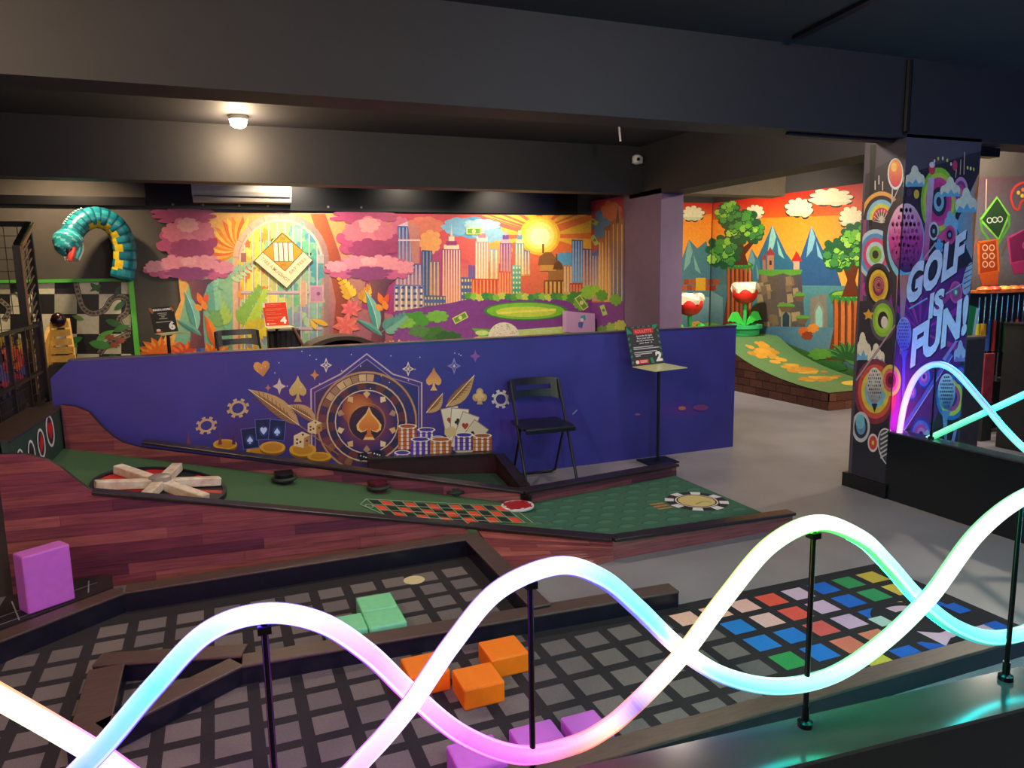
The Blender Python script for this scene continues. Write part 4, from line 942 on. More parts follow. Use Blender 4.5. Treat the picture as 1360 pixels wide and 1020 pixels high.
for x, y, c, k in ((792, 386, '#9ac43a', 1), (800, 392, '#5f9a38', 2), (818, 398, '#7ab03c', 3), (812, 436, '#9ac04a', 4), (824, 432, '#c0c85a', 5), (800, 440, '#6f9a4a', 6)): D.blob(x, y, 8, 8, c, 7, .25, k)
for x, y, r_ in ((790, 319, 60), (776+12, 294, 30), (802, 412, 70)):
    t = math.radians(r_); f = lambda u, v: (x+u*math.cos(t)-v*math.sin(t), y+u*math.sin(t)+v*math.cos(t))
    D.poly([f(-7, -3.2), f(7, -3.2), f(7, 3.2), f(-7, 3.2)], '#b8cc70'); D.ell(x, y, 2, 2, '#5a8a3a', n=8)
D.print('mural_print', thing('mural_panel', 'narrow city mural strip on the side of the mauve column', 'mural', (4.29, 7.7, .6)))
# ---- diamond sign on the gate
ds = thing('diamond_sign', 'diamond shaped cream and orange jail sign on the painted gate', 'sign', (*aty(378, 383, 8.09)[:2], aty(378, 383, 8.09).z))
dm = lambda px, py: aty(px, py, 8.085)
q4 = [(375, 308), (416, 345.5), (381, 383.5), (337, 346.5)]
MB().prism([dm(*p) for p in q4], (0, .012, 0)).build('sign_plate', mat('sign_cream', '#efe2a8', .5), ds)
E_ = Art(dm, (0, -1, 0), .00012, .0008)
E_.poly(q4, '#6a4a20'); cxm, cym = 377.5, 345.5
E_.poly([(cxm+(x-cxm)*.965, cym+(y-cym)*.965) for x, y in q4], '#f3e8b4')
oq = [(375, 309.5), (403.5, 334), (378.5, 360.5), (348.5, 335)]
E_.poly(oq, '#6a4a20'); E_.poly([(376+(x-376)*.95, 335+(y-335)*.95) for x, y in oq], '#f59a1c')
E_.poly([(362, 321.5), (389.2, 321), (390.5, 347.5), (364, 348)], '#7a5426')
for i in range(4): E_.poly([(363+i*6.7, 322.5), (368.2+i*6.7, 322.4), (369.8+i*6.6, 346.8), (364.6+i*6.6, 346.9)], '#fbf3c4')
E_.text('IN', (372.5, 319), (5.5, 0), (0, -4.5), '#b86a18', .02); E_.text('JAIL', (372, 354.5), (10, 0), (0, -4.5), '#b86a18', .02)
E_.text('TAKE A MUGSHOT', (346, 344.5), (36, 31), (3.2, -3.6), '#b89a5a', .01); E_.text('SAY TEES', (386, 364.5), (21, -20), (-2.6, -3.2), '#b89a5a', .01)
E_.print('sign_print', ds)
# ================================================================= blue partition print
pm = lambda px, py: aty(px, py, BY)
G_ = Art(pm, (0, -1, 0), .00012, .001)
WB = '#3a3690'
G_.glow(470, 545, 150, 66, '#6a2a6a', WB, n=40); G_.glow(700, 560, 90, 40, '#4a2c9a', WB); G_.glow(905, 545, 40, 12, '#5a3090', WB) ; G_.glow(355, 575, 95, 34, '#4a2a66', WB)  # the second fade paints a pool of purple light on the wall
gold, gold2, gold3 = '#d9b46a', '#b8803a', '#f0d898'
sh = [(414, 606), (413, 517), (452, 497), (487, 470), (522, 497), (560, 508), (560, 606)]
G_.line(sh, 2.0, '#c8b0b8'); G_.line([(419, 604), (418, 521), (454, 502), (487, 477), (520, 502), (556, 513), (556, 604)], 1.2, '#a890a8')
G_.poly([(420, 602), (419, 523), (455, 503), (487, 479), (519, 503), (555, 514), (555, 602)], '#4a2858', g=((420, 0), (555, 0), '#2c2c78'))
G_.ell(487, 560, 67, 67, '#c0905a', n=40); G_.ell(487, 560, 64.5, 64.5, '#5a2c50', n=40)
for i in range(36):
    t0, t1 = i*10, i*10+9; c = ['#7a3a48', '#4a2a5a', '#8a5a3a'][i % 3] if 90 < t0 < 280 else ['#38306e', '#2c2f7a', '#443070'][i % 3]
    if 200 < t0 < 275: c = ['#c8a070', '#a87a58', '#d8b880'][i % 3]
    G_.k = 24; G_.ring(487, 560, 54, 63, c, t0, t1, n=2)
G_.ring(487, 560, 51.5, 53.5, '#d8b888'); G_.ell(487, 560, 51.5, 51.5, '#3a2a60', n=36)
for i in range(24):
    c = '#6a3038' if i % 2 else '#30284a'; G_.k = 30; G_.ring(487, 560, 43, 51, c, i*15, i*15+14, n=2)
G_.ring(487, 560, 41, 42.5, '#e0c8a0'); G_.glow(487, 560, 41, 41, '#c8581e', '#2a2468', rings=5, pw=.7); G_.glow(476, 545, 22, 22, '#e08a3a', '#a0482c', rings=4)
G_.ring(487, 560, 24, 25.2, '#b07a48'); G_.ell(487, 562, 23, 23, '#3a1c3c')
G_.spade(490, 562, 44, '#f2c878', .9); G_.spade(490, 562, 37, '#e89a40', .86, g=((490, 545), (490, 580), '#d86a2c'))
for i in range(10):
    t = math.radians(i*36-90); x, y = 487+36*math.cos(t), 560+36*math.sin(t); G_.poly([(x+5*math.cos(t+k), y+5*math.sin(t+k)) for k in (0, 1.3, math.pi, -1.3)], ['#e0b878', '#f0d8a0', '#b89070'][i % 3])
# loose symbols
G_.heart(348, 490, 21, '#e8a84a', 1.05, -8, g=((340, 482), (356, 498), '#b8743a')); G_.spade(395.5, 516, 35, '#d8c070', .78, g=((395, 500), (395, 532), '#c8a050')); G_.spade(576, 503, 31, '#c87a48', .78, g=((576, 490), (576, 515), '#e8b868'))
G_.club(637, 526, 22, '#c8a468', .9); G_.club(637, 525, 14, '#e0c080', .9)
for x, y, r_, c in ((433, 485, 8, '#e8d8c0'), (371, 513, 9, '#d8c0b0'), (418, 498, 6, '#d88a48'), (542, 490, 8, '#e8d8c0'), (603, 486, 9, '#8a88c0'), (631, 473, 7, '#8a58a8'), (356, 515, 4, '#c87a58')): G_.star(x, y, r_, c, 4, .42, -90, 1.25)
for x, y, r_ in ((433, 485, 5), (542, 490, 5), (603, 486, 5)): G_.star(x, y, r_, WB, 4, .42, -90, 1.25); G_.star(x, y, r_*.5, '#e8d8c0', 4, .42, -90, 1.25)
rnd = random.Random(9)
for i in range(26): G_.ell(rnd.uniform(340, 640), rnd.uniform(466, 520), .9, .9, '#d8cce0', n=6)
def gear(x, y, r, ky, c):
    G_.ring(x, y, r*.55, r*.8, c, 0, 360, ky, 20, rot=-20)
    for i in range(8):
        t = i*45; G_.k -= 1; G_.ring(x, y, r*.7, r*1.05, c, t-11, t+11, ky, 2, rot=-20)
gear(274, 565, 14, .78, '#d8b888'); gear(316, 542, 14.5, .84, '#d8b888'); gear(665, 530, 12, 1.0, '#e8e0dc')
def feather(x0, y0, x1, y1, w):
    G_.leaf((x0, y0), (x1, y1), w, '#c8a068', '#96683a', 4)
    d = Vector((x1-x0, y1-y0)); m = Vector((-d.y, d.x)).normalized()
    for i in range(8):
        u = .2+.08*i; p = Vector((x0, y0))+d*u; h = w*.4*math.sin(math.pi*u)
        for sg in (-1, 1): G_.line([p, p+d*.1+m*sg*h], .8, '#7a4a30')
    G_.line([(x0, y0), (x1, y1)], 1, '#f0dca8')
feather(398, 565, 330, 517, 22); feather(420, 560, 382, 538, 16); G_.line([(398, 565), (450, 604)], 1.6, '#a8743a'); G_.line([(336, 586), (372, 566)], 1, '#c8a068')
feather(592, 540, 630, 498, 17); feather(566, 548, 588, 522, 13)
# coins, cards, dice
for x, y, rx, ry in ((299, 590, 16, 7), (345, 599, 18, 7), (362, 594, 17, 8), (402, 597, 18, 9), (424, 606, 16, 6)):
    G_.ell(x, y+3, rx, ry, '#8a5a1c'); G_.ell(x, y, rx, ry, '#e0a82c'); G_.ell(x, y, rx*.75, ry*.7, '#c8881e')
for x, y, r_, k in ((332, 582, -8, 0), (350, 570, -4, 1), (368, 571, 6, 2)):
    t = math.radians(r_); f = lambda u, v: (x+u*math.cos(t)-v*math.sin(t), y+u*math.sin(t)+v*math.cos(t))
    G_.poly([f(-11, -14), f(11, -14), f(11, 14), f(-11, 14)], '#5a6ac0'); G_.poly([f(-10, -13), f(10, -13), f(10, 13), f(-10, 13)], '#16204a')
    G_.glow(x, y+2, 7, 8, '#3a70e0', '#16204a'); (G_.spade if k != 1 else G_.heart)(x, y+2, 10, '#cfe0ff', .9)
for x, y, w in ((418, 567, 19), (401, 584, 22)):
    G_.poly([(x-w/2, y-w*.25), (x, y-w*.5), (x+w/2, y-w*.3), (x+w/2, y+w*.25), (x+w*.1, y+w*.5), (x-w/2, y+w*.35)], '#e8cf9a'); G_.poly([(x+w/2, y-w*.3), (x+w/2, y+w*.25), (x+w*.1, y+w*.5), (x+w*.12, y-w*.12)], '#b8864a')
    for dx, dy in ((-.3, -.02), (-.1, .12), (-.3, .2), (.3, .05), (.05, -.32)): G_.ell(x+w*dx, y+w*dy, w*.07, w*.07, '#4a2c20', n=8)
for x, y in ((482, 606), (500, 603)):
    G_.poly([(x-7, y-4), (x+5, y-6), (x+8, y+3), (x-4, y+6)], '#1a1626'); 
    for dx in (-3, 1, 4): G_.ell(x+dx, y+dx*.3, 1.1, 1.1, '#f0e8e8', n=6)
# fan of cards
for i, (r_, c) in enumerate(((-12, '#e8dcc0'), (4, '#f0e6cc'), (20, '#e8dcc0'), (36, '#dccfb0'))):
    t = math.radians(r_); x, y = 602+i*7, 568+i*i*2.0; f = lambda u, v: (x+u*math.cos(t)-v*math.sin(t), y+u*math.sin(t)+v*math.cos(t))
    G_.poly([f(-12, -28), f(12, -28), f(12, 22), f(-12, 22)], '#a08a68'); G_.poly([f(-11, -27), f(11, -27), f(11, 21), f(-11, 21)], c)
    (G_.heart if i % 2 == 0 else G_.club)(*f(-2, -10), 9, '#b83a30' if i % 2 == 0 else '#241c28')
def chips(x, base, n, w, c1, c2):
    h = 5.2
    for i in range(n):
        y = base-i*h; G_.poly([(x-w, y-h), (x+w, y-h-.6), (x+w, y-.6), (x-w, y)], c1, g=((x-w, 0), (x+w, 0), c2)); 
        for k in (-.7, -.1, .5): G_.poly([(x+w*k, y-h), (x+w*k+w*.22, y-h), (x+w*k+w*.22, y-.5), (x+w*k, y-.5)], '#f0e0d0', hold=k > -.5)
        G_.line([(x-w, y), (x+w, y-.6)], .7, '#4a2a40')
    y = base-n*h; G_.ell(x, y, w, 3.2, '#f4e8d8'); G_.ell(x, y, w*.8, 2.3, c2)
chips(566, 586, 3, 12, '#6a4ac8', '#4a3498'); chips(541, 597, 6, 12.5, '#d8722c', '#b0501e'); chips(581, 592, 2, 10, '#7a5ad8', '#4a3498'); chips(558, 604, 4, 13, '#6a4ac8', '#4a3498'); chips(534, 606, 1, 11, '#7a5ad8', '#54409a'); chips(585, 604, 4, 14, '#e08a2c', '#b8601e'); chips(616, 598, 4, 12.5, '#6a4ac8', '#4a3498'); chips(640, 599, 4, 12.5, '#d8822c', '#a85a2a')
G_.poly([(590, 570), (600, 566), (606, 570), (605, 578), (596, 580), (590, 577)], '#e0c48a')
for x, c in ((250, '#8a3a4a'), (292, '#7a3a4a'), (310, '#4a2c58')): G_.poly([(x-2, 590), (x, 572), (x+3, 590)], c)
for x, y, rx, ry, c in ((905, 542, 5, 2.6, '#b86a5a'), (846, 550, 3.6, 1.4, '#a05a7a'), (930, 541, 10, 4, '#7a3a78')): G_.ell(x, y, rx, ry, c)
G_.line([(760, 550), (766, 544)], 1.6, '#9aa0d0')
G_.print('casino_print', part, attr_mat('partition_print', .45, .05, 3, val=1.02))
#==PILLAR==

# ================================================================= pillar print
pcor = lambda y: 1203-.0618*(y-216); plef = lambda y: 1151.6-.0478*(y-191); prig = lambda y: 1304-.081*(y-183)
def rings(a, cx, cy, r, ky, cs, a0=0, a1=360):
    n = len(cs)
    for i, c in enumerate(cs):
        r1 = r*(n-i)/n
        if a1-a0 >= 360: a.ell(cx, cy, r1, r1*ky, c, n=26)
        else: a.ring(cx, cy, r*(n-i-1)/n, r1, c, a0, a1, ky, 20)
def golfball(a, cx, cy, rx, ry, top, bot, dim, mid=None):
    T, B2 = lin(top), lin(bot); M2 = lin(mid) if mid else tuple((T[i]+B2[i])/2 for i in range(3)); n = 14; a.k += 1
    def col(t): p, q, u = (T, M2, t*2) if t < .5 else (M2, B2, t*2-1); return tuple(p[i]*(1-u)+q[i]*u for i in range(3))
    for j in range(n):
        V = []; t0, t1 = -math.pi/2+math.pi*j/n, -math.pi/2+math.pi*(j+1)/n
        for t, sg in ((t0, -1), (t0, 1), (t1, 1), (t1, -1)): V.append(a.place((cx+sg*rx*math.cos(t), cy+ry*math.sin(t))))
        c0, c1 = col((math.sin(t0)+1)/2), col((math.sin(t1)+1)/2); a.add(V, [(0, 1, 2, 3)], [c0, c0, c1, c1])
    for j in range(-4, 5):
        for i in range(-4, 5):
            x, y = cx+(i+.5*(j % 2))*rx*.24, cy+j*ry*.2
            if ((x-cx)/rx)**2+((y-cy)/ry)**2 < .72: a.ell(x, y, rx*.09, ry*.075, dim, n=8, hold=not (i == -4))
def cloud(a, x, y, w, h, hi='#e8e0cc', lo='#6fb4dc'):
    a.poly([(x-w, y), (x-w*.9, y-h*.25), (x+w*.9, y-h*.25), (x+w, y)], lo)
    for dx, dy, r in ((-.62, -.3, .34), (.62, -.32, .34), (-.25, -.42, .36), (.28, -.45, .36), (0, -.75, .36)): a.ell(x+w*dx, y+h*dy, w*r, h*r*.95, hi, n=14)
    a.poly([(x-w*.92, y), (x-w*.6, y-h*.28), (x-w*.2, y-h*.15), (x+w*.1, y-h*.4), (x+w*.35, y-h*.15), (x+w*.7, y-h*.25), (x+w*.92, y)], lo)
def draw_pillar(a):
    a.poly([(1100, 232), (1330, 200), (1330, 640), (1100, 640)], '#34303a')
    a.poly([(1100, 590), (1330, 560), (1330, 660), (1100, 660)], '#2a2c36')
    # colour bands at the left edge
    for x, c in ((1139, '#5a9ac0'), (1143, '#8ac07a'), (1147, '#a04a7a'), (1151, '#4a4a6a')): a.poly([(x, 285), (x+4, 285), (x, 400), (x-5, 400)], c)
    a.poly([(1156, 192), (1164, 192), (1158, 300), (1154, 300)], '#1c1a20')
    # magenta burst behind the lettering
    a.poly([(1196, 395), (1290, 350), (1290, 470), (1240, 560), (1180, 575)], '#6a2a78')
    for i in range(9):
        t = math.radians(200+i*22); a.poly([(1222, 440), (1222+60*math.cos(t), 440+75*math.sin(t)), (1222+60*math.cos(t+.14), 440+75*math.sin(t+.14))], ['#b02a9a', '#8a2a9a', '#c03a8a'][i % 3])
    # dome rainbow, swirls
    rings(a, 1171, 292, 28, 1.35, ['#e8a850', '#3a3038', '#8ac4e4', '#dcd84a', '#e0446a', '#6a5a58', '#d8c8b0'], 180, 360)
    for i in range(9):
        t = math.radians(190+i*20); a.line([(1171, 296), (1171+12*math.cos(t), 296+18*math.sin(t))], .8, '#e8dcc8')
    rings(a, 1163, 338, 25, 1.35, ['#b8d4e4', '#5a9ad0', '#e04a7a', '#c0dce0', '#8cc04a', '#34303a'])
    rings(a, 1150, 384, 6, 1.5, ['#a84ab0', '#c83a6a', '#5a3a8a']); rings(a, 1167, 380, 18, 1.7, ['#3a3038', '#201c22', '#e8c03a', '#d8a830', '#7a2a4a', '#a84a5a', '#5a2038'])
    for i in range(5): a.ring(1167, 380, 1+i*1.6, 1.8+i*1.6, '#c87a7a', i*60, i*60+200, 1.7, 12)
    rings(a, 1173, 425, 17, 1.65, ['#5a585e', '#8cc03a', '#a8d04a', '#2a262c', '#34303a']); a.ell(1175, 428, 4.5, 8, '#e0d8cc')
    a.star(1154, 418, 8, '#e0a83a', 5, .5)
    cloud(a, 1146, 478, 12, 34); cloud(a, 1164, 482, 12, 24)
    rings(a, 1163, 520, 28, 1.55, ['#8a3a4a', '#d85a4a', '#e0cc4a', '#7ac0dc', '#5aa8d4', '#4a5a88']); rings(a, 1183, 505, 13, 1.6, ['#d8c84a', '#e06a7a', '#a02a4a', '#5a1a3a'])
    golfball(a, 1162, 512, 11, 24, '#e8e4dc', '#8a94a0', '#6a7078'); a.poly([(1158, 536), (1166, 536), (1162, 548)], '#30303a')
    a.line([(1137, 505), (1190, 432)], 3.2, '#b89aa8'); a.line([(1138, 507), (1190, 435)], 1, '#5a4858')
    rings(a, 1144, 567, 12, 1.7, ['#c8ccd4', '#3a3844', '#5aa0d0', '#c85a7a']); a.ell(1143, 560, 6, 10, '#7ac4dc'); rings(a, 1160, 588, 7, 1.75, ['#e8d8d0', '#d04a4a', '#d04a4a', '#e8c83a'])
    a.ell(1180, 594, 13, 26, '#d8d8dc', rot=-12); a.ell(1180, 594, 11.5, 24, '#4a4a54', rot=-12)
    for i in range(6): a.line([(1170, 578+i*6), (1190, 572+i*6)], 2.2, '#d0d0d4')
    # tee ball on top, big ball across the corner
    for x, y in ((1163, 240), (1168, 233), (1173, 241)): a.line([(x, y), (x, y+12)], 1.2, '#e8e0d8')
    a.ell(1190, 231, 10.5, 21, '#d8e4ec', n=22); a.ell(1190, 230, 9, 18.5, '#f29a4a', n=22, g=((1190, 212), (1190, 248), '#d83a5a')); a.ell(1188, 222, 4, 6, '#f8c068'); a.line([(1186, 250), (1183, 330)], 1.6, '#c8c0c8'); a.line([(1194, 250), (1186, 268)], 1.2, '#c8c0c8')
    rings(a, 1203, 318, 30, 1.95, ['#3a3038', '#8cc83a', '#a8d84a', '#3a3038']); a.ell(1203, 322, 24.5, 50, '#7ac4e4', n=30)
    golfball(a, 1203, 316, 22.5, 46, '#ecc0dc', '#2a2058', '#a83a92', '#cc3f9c')
    a.poly([(1192, 366), (1206, 364), (1200, 420), (1198, 470), (1194, 470), (1195, 420)], '#e07a5a', g=((1199, 366), (1199, 440), '#b08ac0'))
    # clouds, arcs, flag pole
    rings(a, 1246, 268, 24, 1.9, ['#8cc83a', '#c8d84a', '#e04a9a', '#d03a8a', '#3a3444', '#8ac0d8', '#3a3444']); rings(a, 1275, 255, 10, 2.0, ['#d890c0', '#8a4a8a', '#d04a8a', '#e86a9a'])
    a.poly([(1268, 300), (1290, 250), (1301, 228), (1299, 300), (1290, 345)], '#5aa8cc', g=((1280, 0), (1302, 0), '#e08a3a')); a.poly([(1293, 262), (1301, 240), (1298, 310), (1290, 330)], '#e07a3a')
    a.poly([(1232, 236), (1240, 236), (1232, 345), (1224, 347)], '#c8b8d8', g=((1236, 236), (1228, 345), '#d0408a')); a.ell(1237, 224, 4.4, 8, '#d8405a'); a.ell(1237, 219, 3.6, 4, '#e8e0e8')
    cloud(a, 1214, 248, 14, 26); cloud(a, 1261, 261, 14, 24); cloud(a, 1282, 282, 15, 30); rings(a, 1300, 268, 4, 1.8, ['#8ac0e0', '#d8e4ec'])
    for i, (x, y) in enumerate(((1240, 214), (1245, 211), (1251, 210.5), (1257, 213), (1262, 218), (1284, 223), (1288, 224), (1292, 225))): a.ell(x, y, 1.3, 2.6, ['#e8e0d0', '#d8d848'][i % 2], n=8)
    for x, y0, y1 in ((1275, 212, 232), (1280, 202, 232), (1269, 225, 236)): a.line([(x, y0), (x-1, y1)], 1, '#d8b8a8')
    a.ell(1267, 220, 3.2, 7, '#c83a6a'); a.ell(1206, 256, 3.6, 5, '#5a3a5a'); a.ell(1216, 258, 3.6, 6, '#e0b83a')
    rings(a, 1239, 307, 6.5, 1.9, ['#d0ccd4', '#34303a', '#34303a', '#a0b4cc']); a.blob(1262, 300, 9, 20, '#8ab8d8', 7, .2, 4)
    a.line([(1245, 318), (1264, 304)], 9, '#e0508a', w1=13); rings(a, 1260, 312, 8, 1.6, ['#e0508a', '#c83a7a', '#2c2834', '#8a8ac0'])
    a.blob(1246, 327, 6, 9, '#6aaae0', 5, .35, 2); a.line([(1224, 346), (1242, 322)], 2, '#c89ab0')
    a.ell(1285, 370, 7, 22, '#b8b8d0', rot=12); 
    for i in range(5): a.line([(1279, 356+i*7), (1291, 350+i*7)], 1.4, '#4a4a60')
    # lower right: ball on tee, arcs, clubs
    rings(a, 1262, 528, 20, 1.5, ['#3a78b8', '#d8c84a', '#c84a8a', '#4a3a78', '#8cb84a']); golfball(a, 1256, 520, 11.5, 24, '#d4dcec', '#5a78b0', '#4a5a90'); a.poly([(1250, 545), (1262, 545), (1257, 556), (1256, 600), (1254, 600)], '#7a90c0')
    a.line([(1196, 572), (1262, 470)], 5, '#6a5ac0', w1=4); a.line([(1198, 574), (1264, 472)], 1, '#c0b0f0'); a.line([(1252, 478), (1284, 432)], 4, '#a88ad0')
    for cx, cy, r in ((1226, 500, 10), (1210, 520, 7), (1222, 577, 15), (1274, 498, 8)): rings(a, cx, cy, r, 1.6, ['#3a3a9a', '#6a6ad8', '#c04ab0', '#e07ac8', '#3a2a78'])
    cloud(a, 1230, 590, 9, 18, '#a8b0dc', '#5a6ac8'); cloud(a, 1274, 480, 9, 26, '#c0b4d8', '#8a7ac0'); a.line([(1262, 595), (1270, 560)], 4, '#b890d8', smooth=0)
    rings(a, 1268, 388, 8.5, 1.75, ['#e05a9a', '#d0408a', '#c03a80', '#3a9a6a', '#d8d0e0']); a.line([(1242, 398), (1284, 372)], 1.6, '#8ab0d8'); a.line([(1206, 410), (1230, 396)], 2, '#8ab0d8')
    golfball(a, 1199, 443, 10, 22, '#b4a8f0', '#6a5ad0', '#4a3aa8'); a.poly([(1194, 466), (1205, 465), (1201, 476), (1199, 560), (1196, 560), (1197, 476)], '#6a50c8')
    for dx, c in ((1.6, '#2a2238'), (0, '#e8def4')):
        a.text('GOLF', (1200+dx, 409+dx), (77, -52), (5, -53), c, .05); a.text('IS', (1231+dx, 425+dx), (20, -9), (3, -35), c, .05); a.text('FUN!', (1207+dx, 490+dx), (75, -47), (4, -54), c, .05)
for nm, mp, nr, lo, hi in (('left', lambda x, y: atx(x, y, PX0), (-1, 0, 0), plef, pcor), ('front', lambda x, y: aty(x, y, PY0), (0, -1, 0), pcor, prig)):
    a = Art(mp, nr, .00012, .001); a.clamp = (lambda y, lo=lo, hi=hi: (lo(y)+.3, hi(y)-.1)); draw_pillar(a)
    # the print ends above the skirting
    for i, v in enumerate(a.v):
        if v[2] < .105: a.v[i] = (v[0], v[1], .105)
    a.print('pillar_print', pil)
# ================================================================= forest mural and ramp
fcor = lambda y: 945-.03*(y-298)
def tree_crown(a, x, y, r, seed):
    R = random.Random(seed)
    a.blob(x, y, r, r*.95, '#1f5a34', 11, .2, seed)
    for i in range(26):
        t = R.uniform(0, 6.28); q = R.uniform(.1, .8)*r; bx, by = x+q*math.cos(t), y+q*.9*math.sin(t); k = R.uniform(.18, .3)*r
        a.blob(bx, by, k*1.08, k*1.02, '#1a4a2c', 7, .2, seed+i, n=3); a.blob(bx-.4, by-.6, k*.96, k*.88, R.choice(('#4a9a3a', '#6ab83a', '#8acc48', '#3f8a44', '#a4d850')), 7, .2, seed+i, n=3)
def stump(a, x0, x1, top, bot, seed):
    R = random.Random(seed); w = x1-x0
    a.poly([(x0+w*.08, top), (x1-w*.08, top), (x1-w*.1, top+(bot-top)*.5), (x1+w*.06, bot), (x0-w*.06, bot), (x0+w*.1, top+(bot-top)*.5)], '#6a3420', g=((x0, 0), (x1, 0), '#8a4826'))
    for i in range(6):
        x = x0+w*(.12+.15*i); a.poly([(x, top+4), (x+w*.07, top+3), (x+w*.1, top+(bot-top)*.55), (x+w*.05, bot-3), (x-w*.01, bot-4)], R.choice(('#c8642c', '#b85628', '#d8783a')))
        a.line([(x+w*.1, top+5), (x+w*.08, bot-3)], .9, '#3a1c14')
    a.ell((x0+x1)/2, top, w*.52, w*.13, '#2f7a34'); a.ell((x0+x1)/2, top-1, w*.44, w*.09, '#8aba3a')
    for i in range(8): a.poly([(x0+w*i/8, top), (x0+w*(i+1)/8, top), (x0+w*(i+.5)/8, top+w*R.uniform(.15, .28))], '#3a8a3a')
def draw_forest(a):
    a.poly([(890, 240), (1190, 240), (1190, 300), (890, 300)], '#c0261c', g=((0, 262), (0, 292), '#ee6a1c')); a.poly([(890, 292), (1190, 284), (1190, 390), (890, 390)], '#f08a20', g=((0, 290), (0, 350), '#f6b248'))
    for x, y, w, h in ((920, 292, 16, 18), (1003, 290, 12, 18), (1062, 287, 20, 24), (1104, 272, 32, 20), (1130, 300, 18, 24)): a.blob(x, y-h*.45, w, h*.62, '#2c2a28', 9, .25, int(x)); a.blob(x, y-h*.5, w*.95, h*.56, '#e8dcb4', 9, .25, int(x)); a.poly([(x-w*.85, y-h*.2), (x+w*.85, y-h*.2), (x+w*.6, y), (x-w*.6, y)], '#c8c8a0')
    # mountains
    for pts, c, hl in (([(900, 360), (915, 318), (926, 330), (938, 320), (952, 345), (970, 350), (975, 400), (900, 400)], '#4a7a84', '#7aa8a0'), ([(985, 385), (1003, 350), (1026, 298), (1044, 336), (1062, 360), (1070, 400), (985, 400)], '#2f6a84', '#8ac4b8'), ([(1050, 390), (1062, 345), (1078, 300), (1092, 330), (1112, 360), (1124, 400), (1050, 400)], '#2c5a88', '#7ab4c0'), ([(985, 378), (998, 330), (1008, 346), (1016, 386)], '#3f7a8c', '#6aa0a4')):
        a.poly(pts, c); top = min(pts, key=lambda p: p[1]); a.poly([top, (top[0]+5, top[1]+16), (top[0]+1, top[1]+32), (top[0]-7, top[1]+42), (top[0]-4, top[1]+18)], hl); a.poly([(top[0]+6, top[1]+20), (top[0]+16, top[1]+46), (top[0]+8, top[1]+40)], hl)
    a.poly([(890, 378), (1190, 380), (1190, 560), (890, 560)], '#4f8a90', g=((0, 380), (0, 470), '#3a5a78'))
    a.poly([(890, 385), (960, 395), (960, 440), (890, 440)], '#8cb4b4', g=((0, 385), (0, 440), '#4a7a8a'))
    # brick ledge on the left
    for i in range(6):
        for j in range(2): a.rect(908+i*8-(j % 2)*4, 371+j*8, 915+i*8-(j % 2)*4, 378+j*8, '#b8522c' if (i+j) % 2 else '#a04426')
    a.rect(924, 369, 937, 386, '#e0a828')
    # castle cliffs
    a.poly([(1008, 362), (1064, 362), (1070, 440), (1060, 500), (1000, 500), (1004, 430)], '#6a5a4a', g=((1008, 0), (1068, 0), '#4a4a52'))
    R = random.Random(5)
    for i in range(26):
        x, y = R.uniform(1008, 1064), R.uniform(370, 436); a.poly([(x-4, y-6), (x+3, y-7), (x+5, y+4), (x-3, y+6)], R.choice(('#8a7458', '#a08a68', '#54504e', '#77664e')))
    a.poly([(1006, 358), (1066, 358), (1064, 364), (1050, 366), (1040, 363), (1024, 367), (1008, 364)], '#5a9a3a')
    a.rect(1019, 338, 1028, 358, '#b07a5a'); a.rect(1013, 344, 1017, 358, '#a8705a'); a.poly([(1017, 339), (1023, 328), (1030, 339)], '#9a3a3a'); a.poly([(1012, 345), (1015, 336), (1018, 345)], '#9a3a3a'); a.rect(1022, 346, 1025, 352, '#3a2c34')
    a.rect(1054, 346, 1062, 358, '#c8a888'); a.poly([(1051, 347), (1058, 333), (1066, 347)], '#c0302a')
    a.poly([(1076, 395), (1098, 390), (1100, 442), (1076, 442)], '#7a7a70')
    for x, y, w, h in ((1044, 434, 9, 24), (1088, 436, 9, 36)):
        a.poly([(x-w/2-2, y), (x-w/2-2, y-h*.7), (x, y-h), (x+w/2+2, y-h*.7), (x+w/2+2, y)], '#8a8878'); a.poly([(x-w/2, y), (x-w/2, y-h*.62), (x, y-h*.86), (x+w/2, y-h*.62), (x+w/2, y)], '#2c3a4a' if x < 1060 else '#8ac4b8')
    for x, y, w in ((1044, 406, 20), (1066, 422, 16), (1062, 392, 14)): a.ell(x, y, w*.6, 3.4, '#5a9a3a'); a.poly([(x-w*.5, y+1), (x+w*.5, y+1), (x+w*.2, y+9), (x-w*.3, y+8)], '#6a5440')
    a.poly([(890, 432), (1190, 436), (1190, 470), (890, 470)], '#3a5f88', g=((890, 0), (1190, 0), '#5a8a9c'))
    a.poly([(890, 446), (1010, 440), (1060, 462), (1160, 500), (1190, 520), (1190, 570), (890, 570)], '#3a6a34')
    # stairs and path at the left
    for i in range(6): a.poly([(975+i*5, 448-i*8), (992+i*3, 446-i*8), (994+i*3, 452-i*8), (974+i*5, 454-i*8)], ['#b07a4a', '#8a5a34'][i % 2])
    a.poly([(905, 440), (945, 428), (985, 438), (985, 452), (905, 452)], '#7ab83a')
    for x, y, c in ((925, 432, '#e0a84a'), (1068, 440, '#c8642c'), (1080, 436, '#d8883a'), (1072, 446, '#8a3a24'), (990, 430, '#4fa03a')): a.blob(x, y, 8, 6, c, 7, .2, int(x))
    # trees
    stump(a, 962, 1000, 352, 432, 2); a.poly([(972, 352), (980, 330), (976, 300), (984, 300), (988, 328), (1000, 318), (1002, 322), (990, 338), (994, 352)], '#5a2c1c')
    tree_crown(a, 962, 335, 25, 21); tree_crown(a, 985, 300, 26, 22); tree_crown(a, 1000, 308, 17, 23); tree_crown(a, 968, 283, 18, 24)
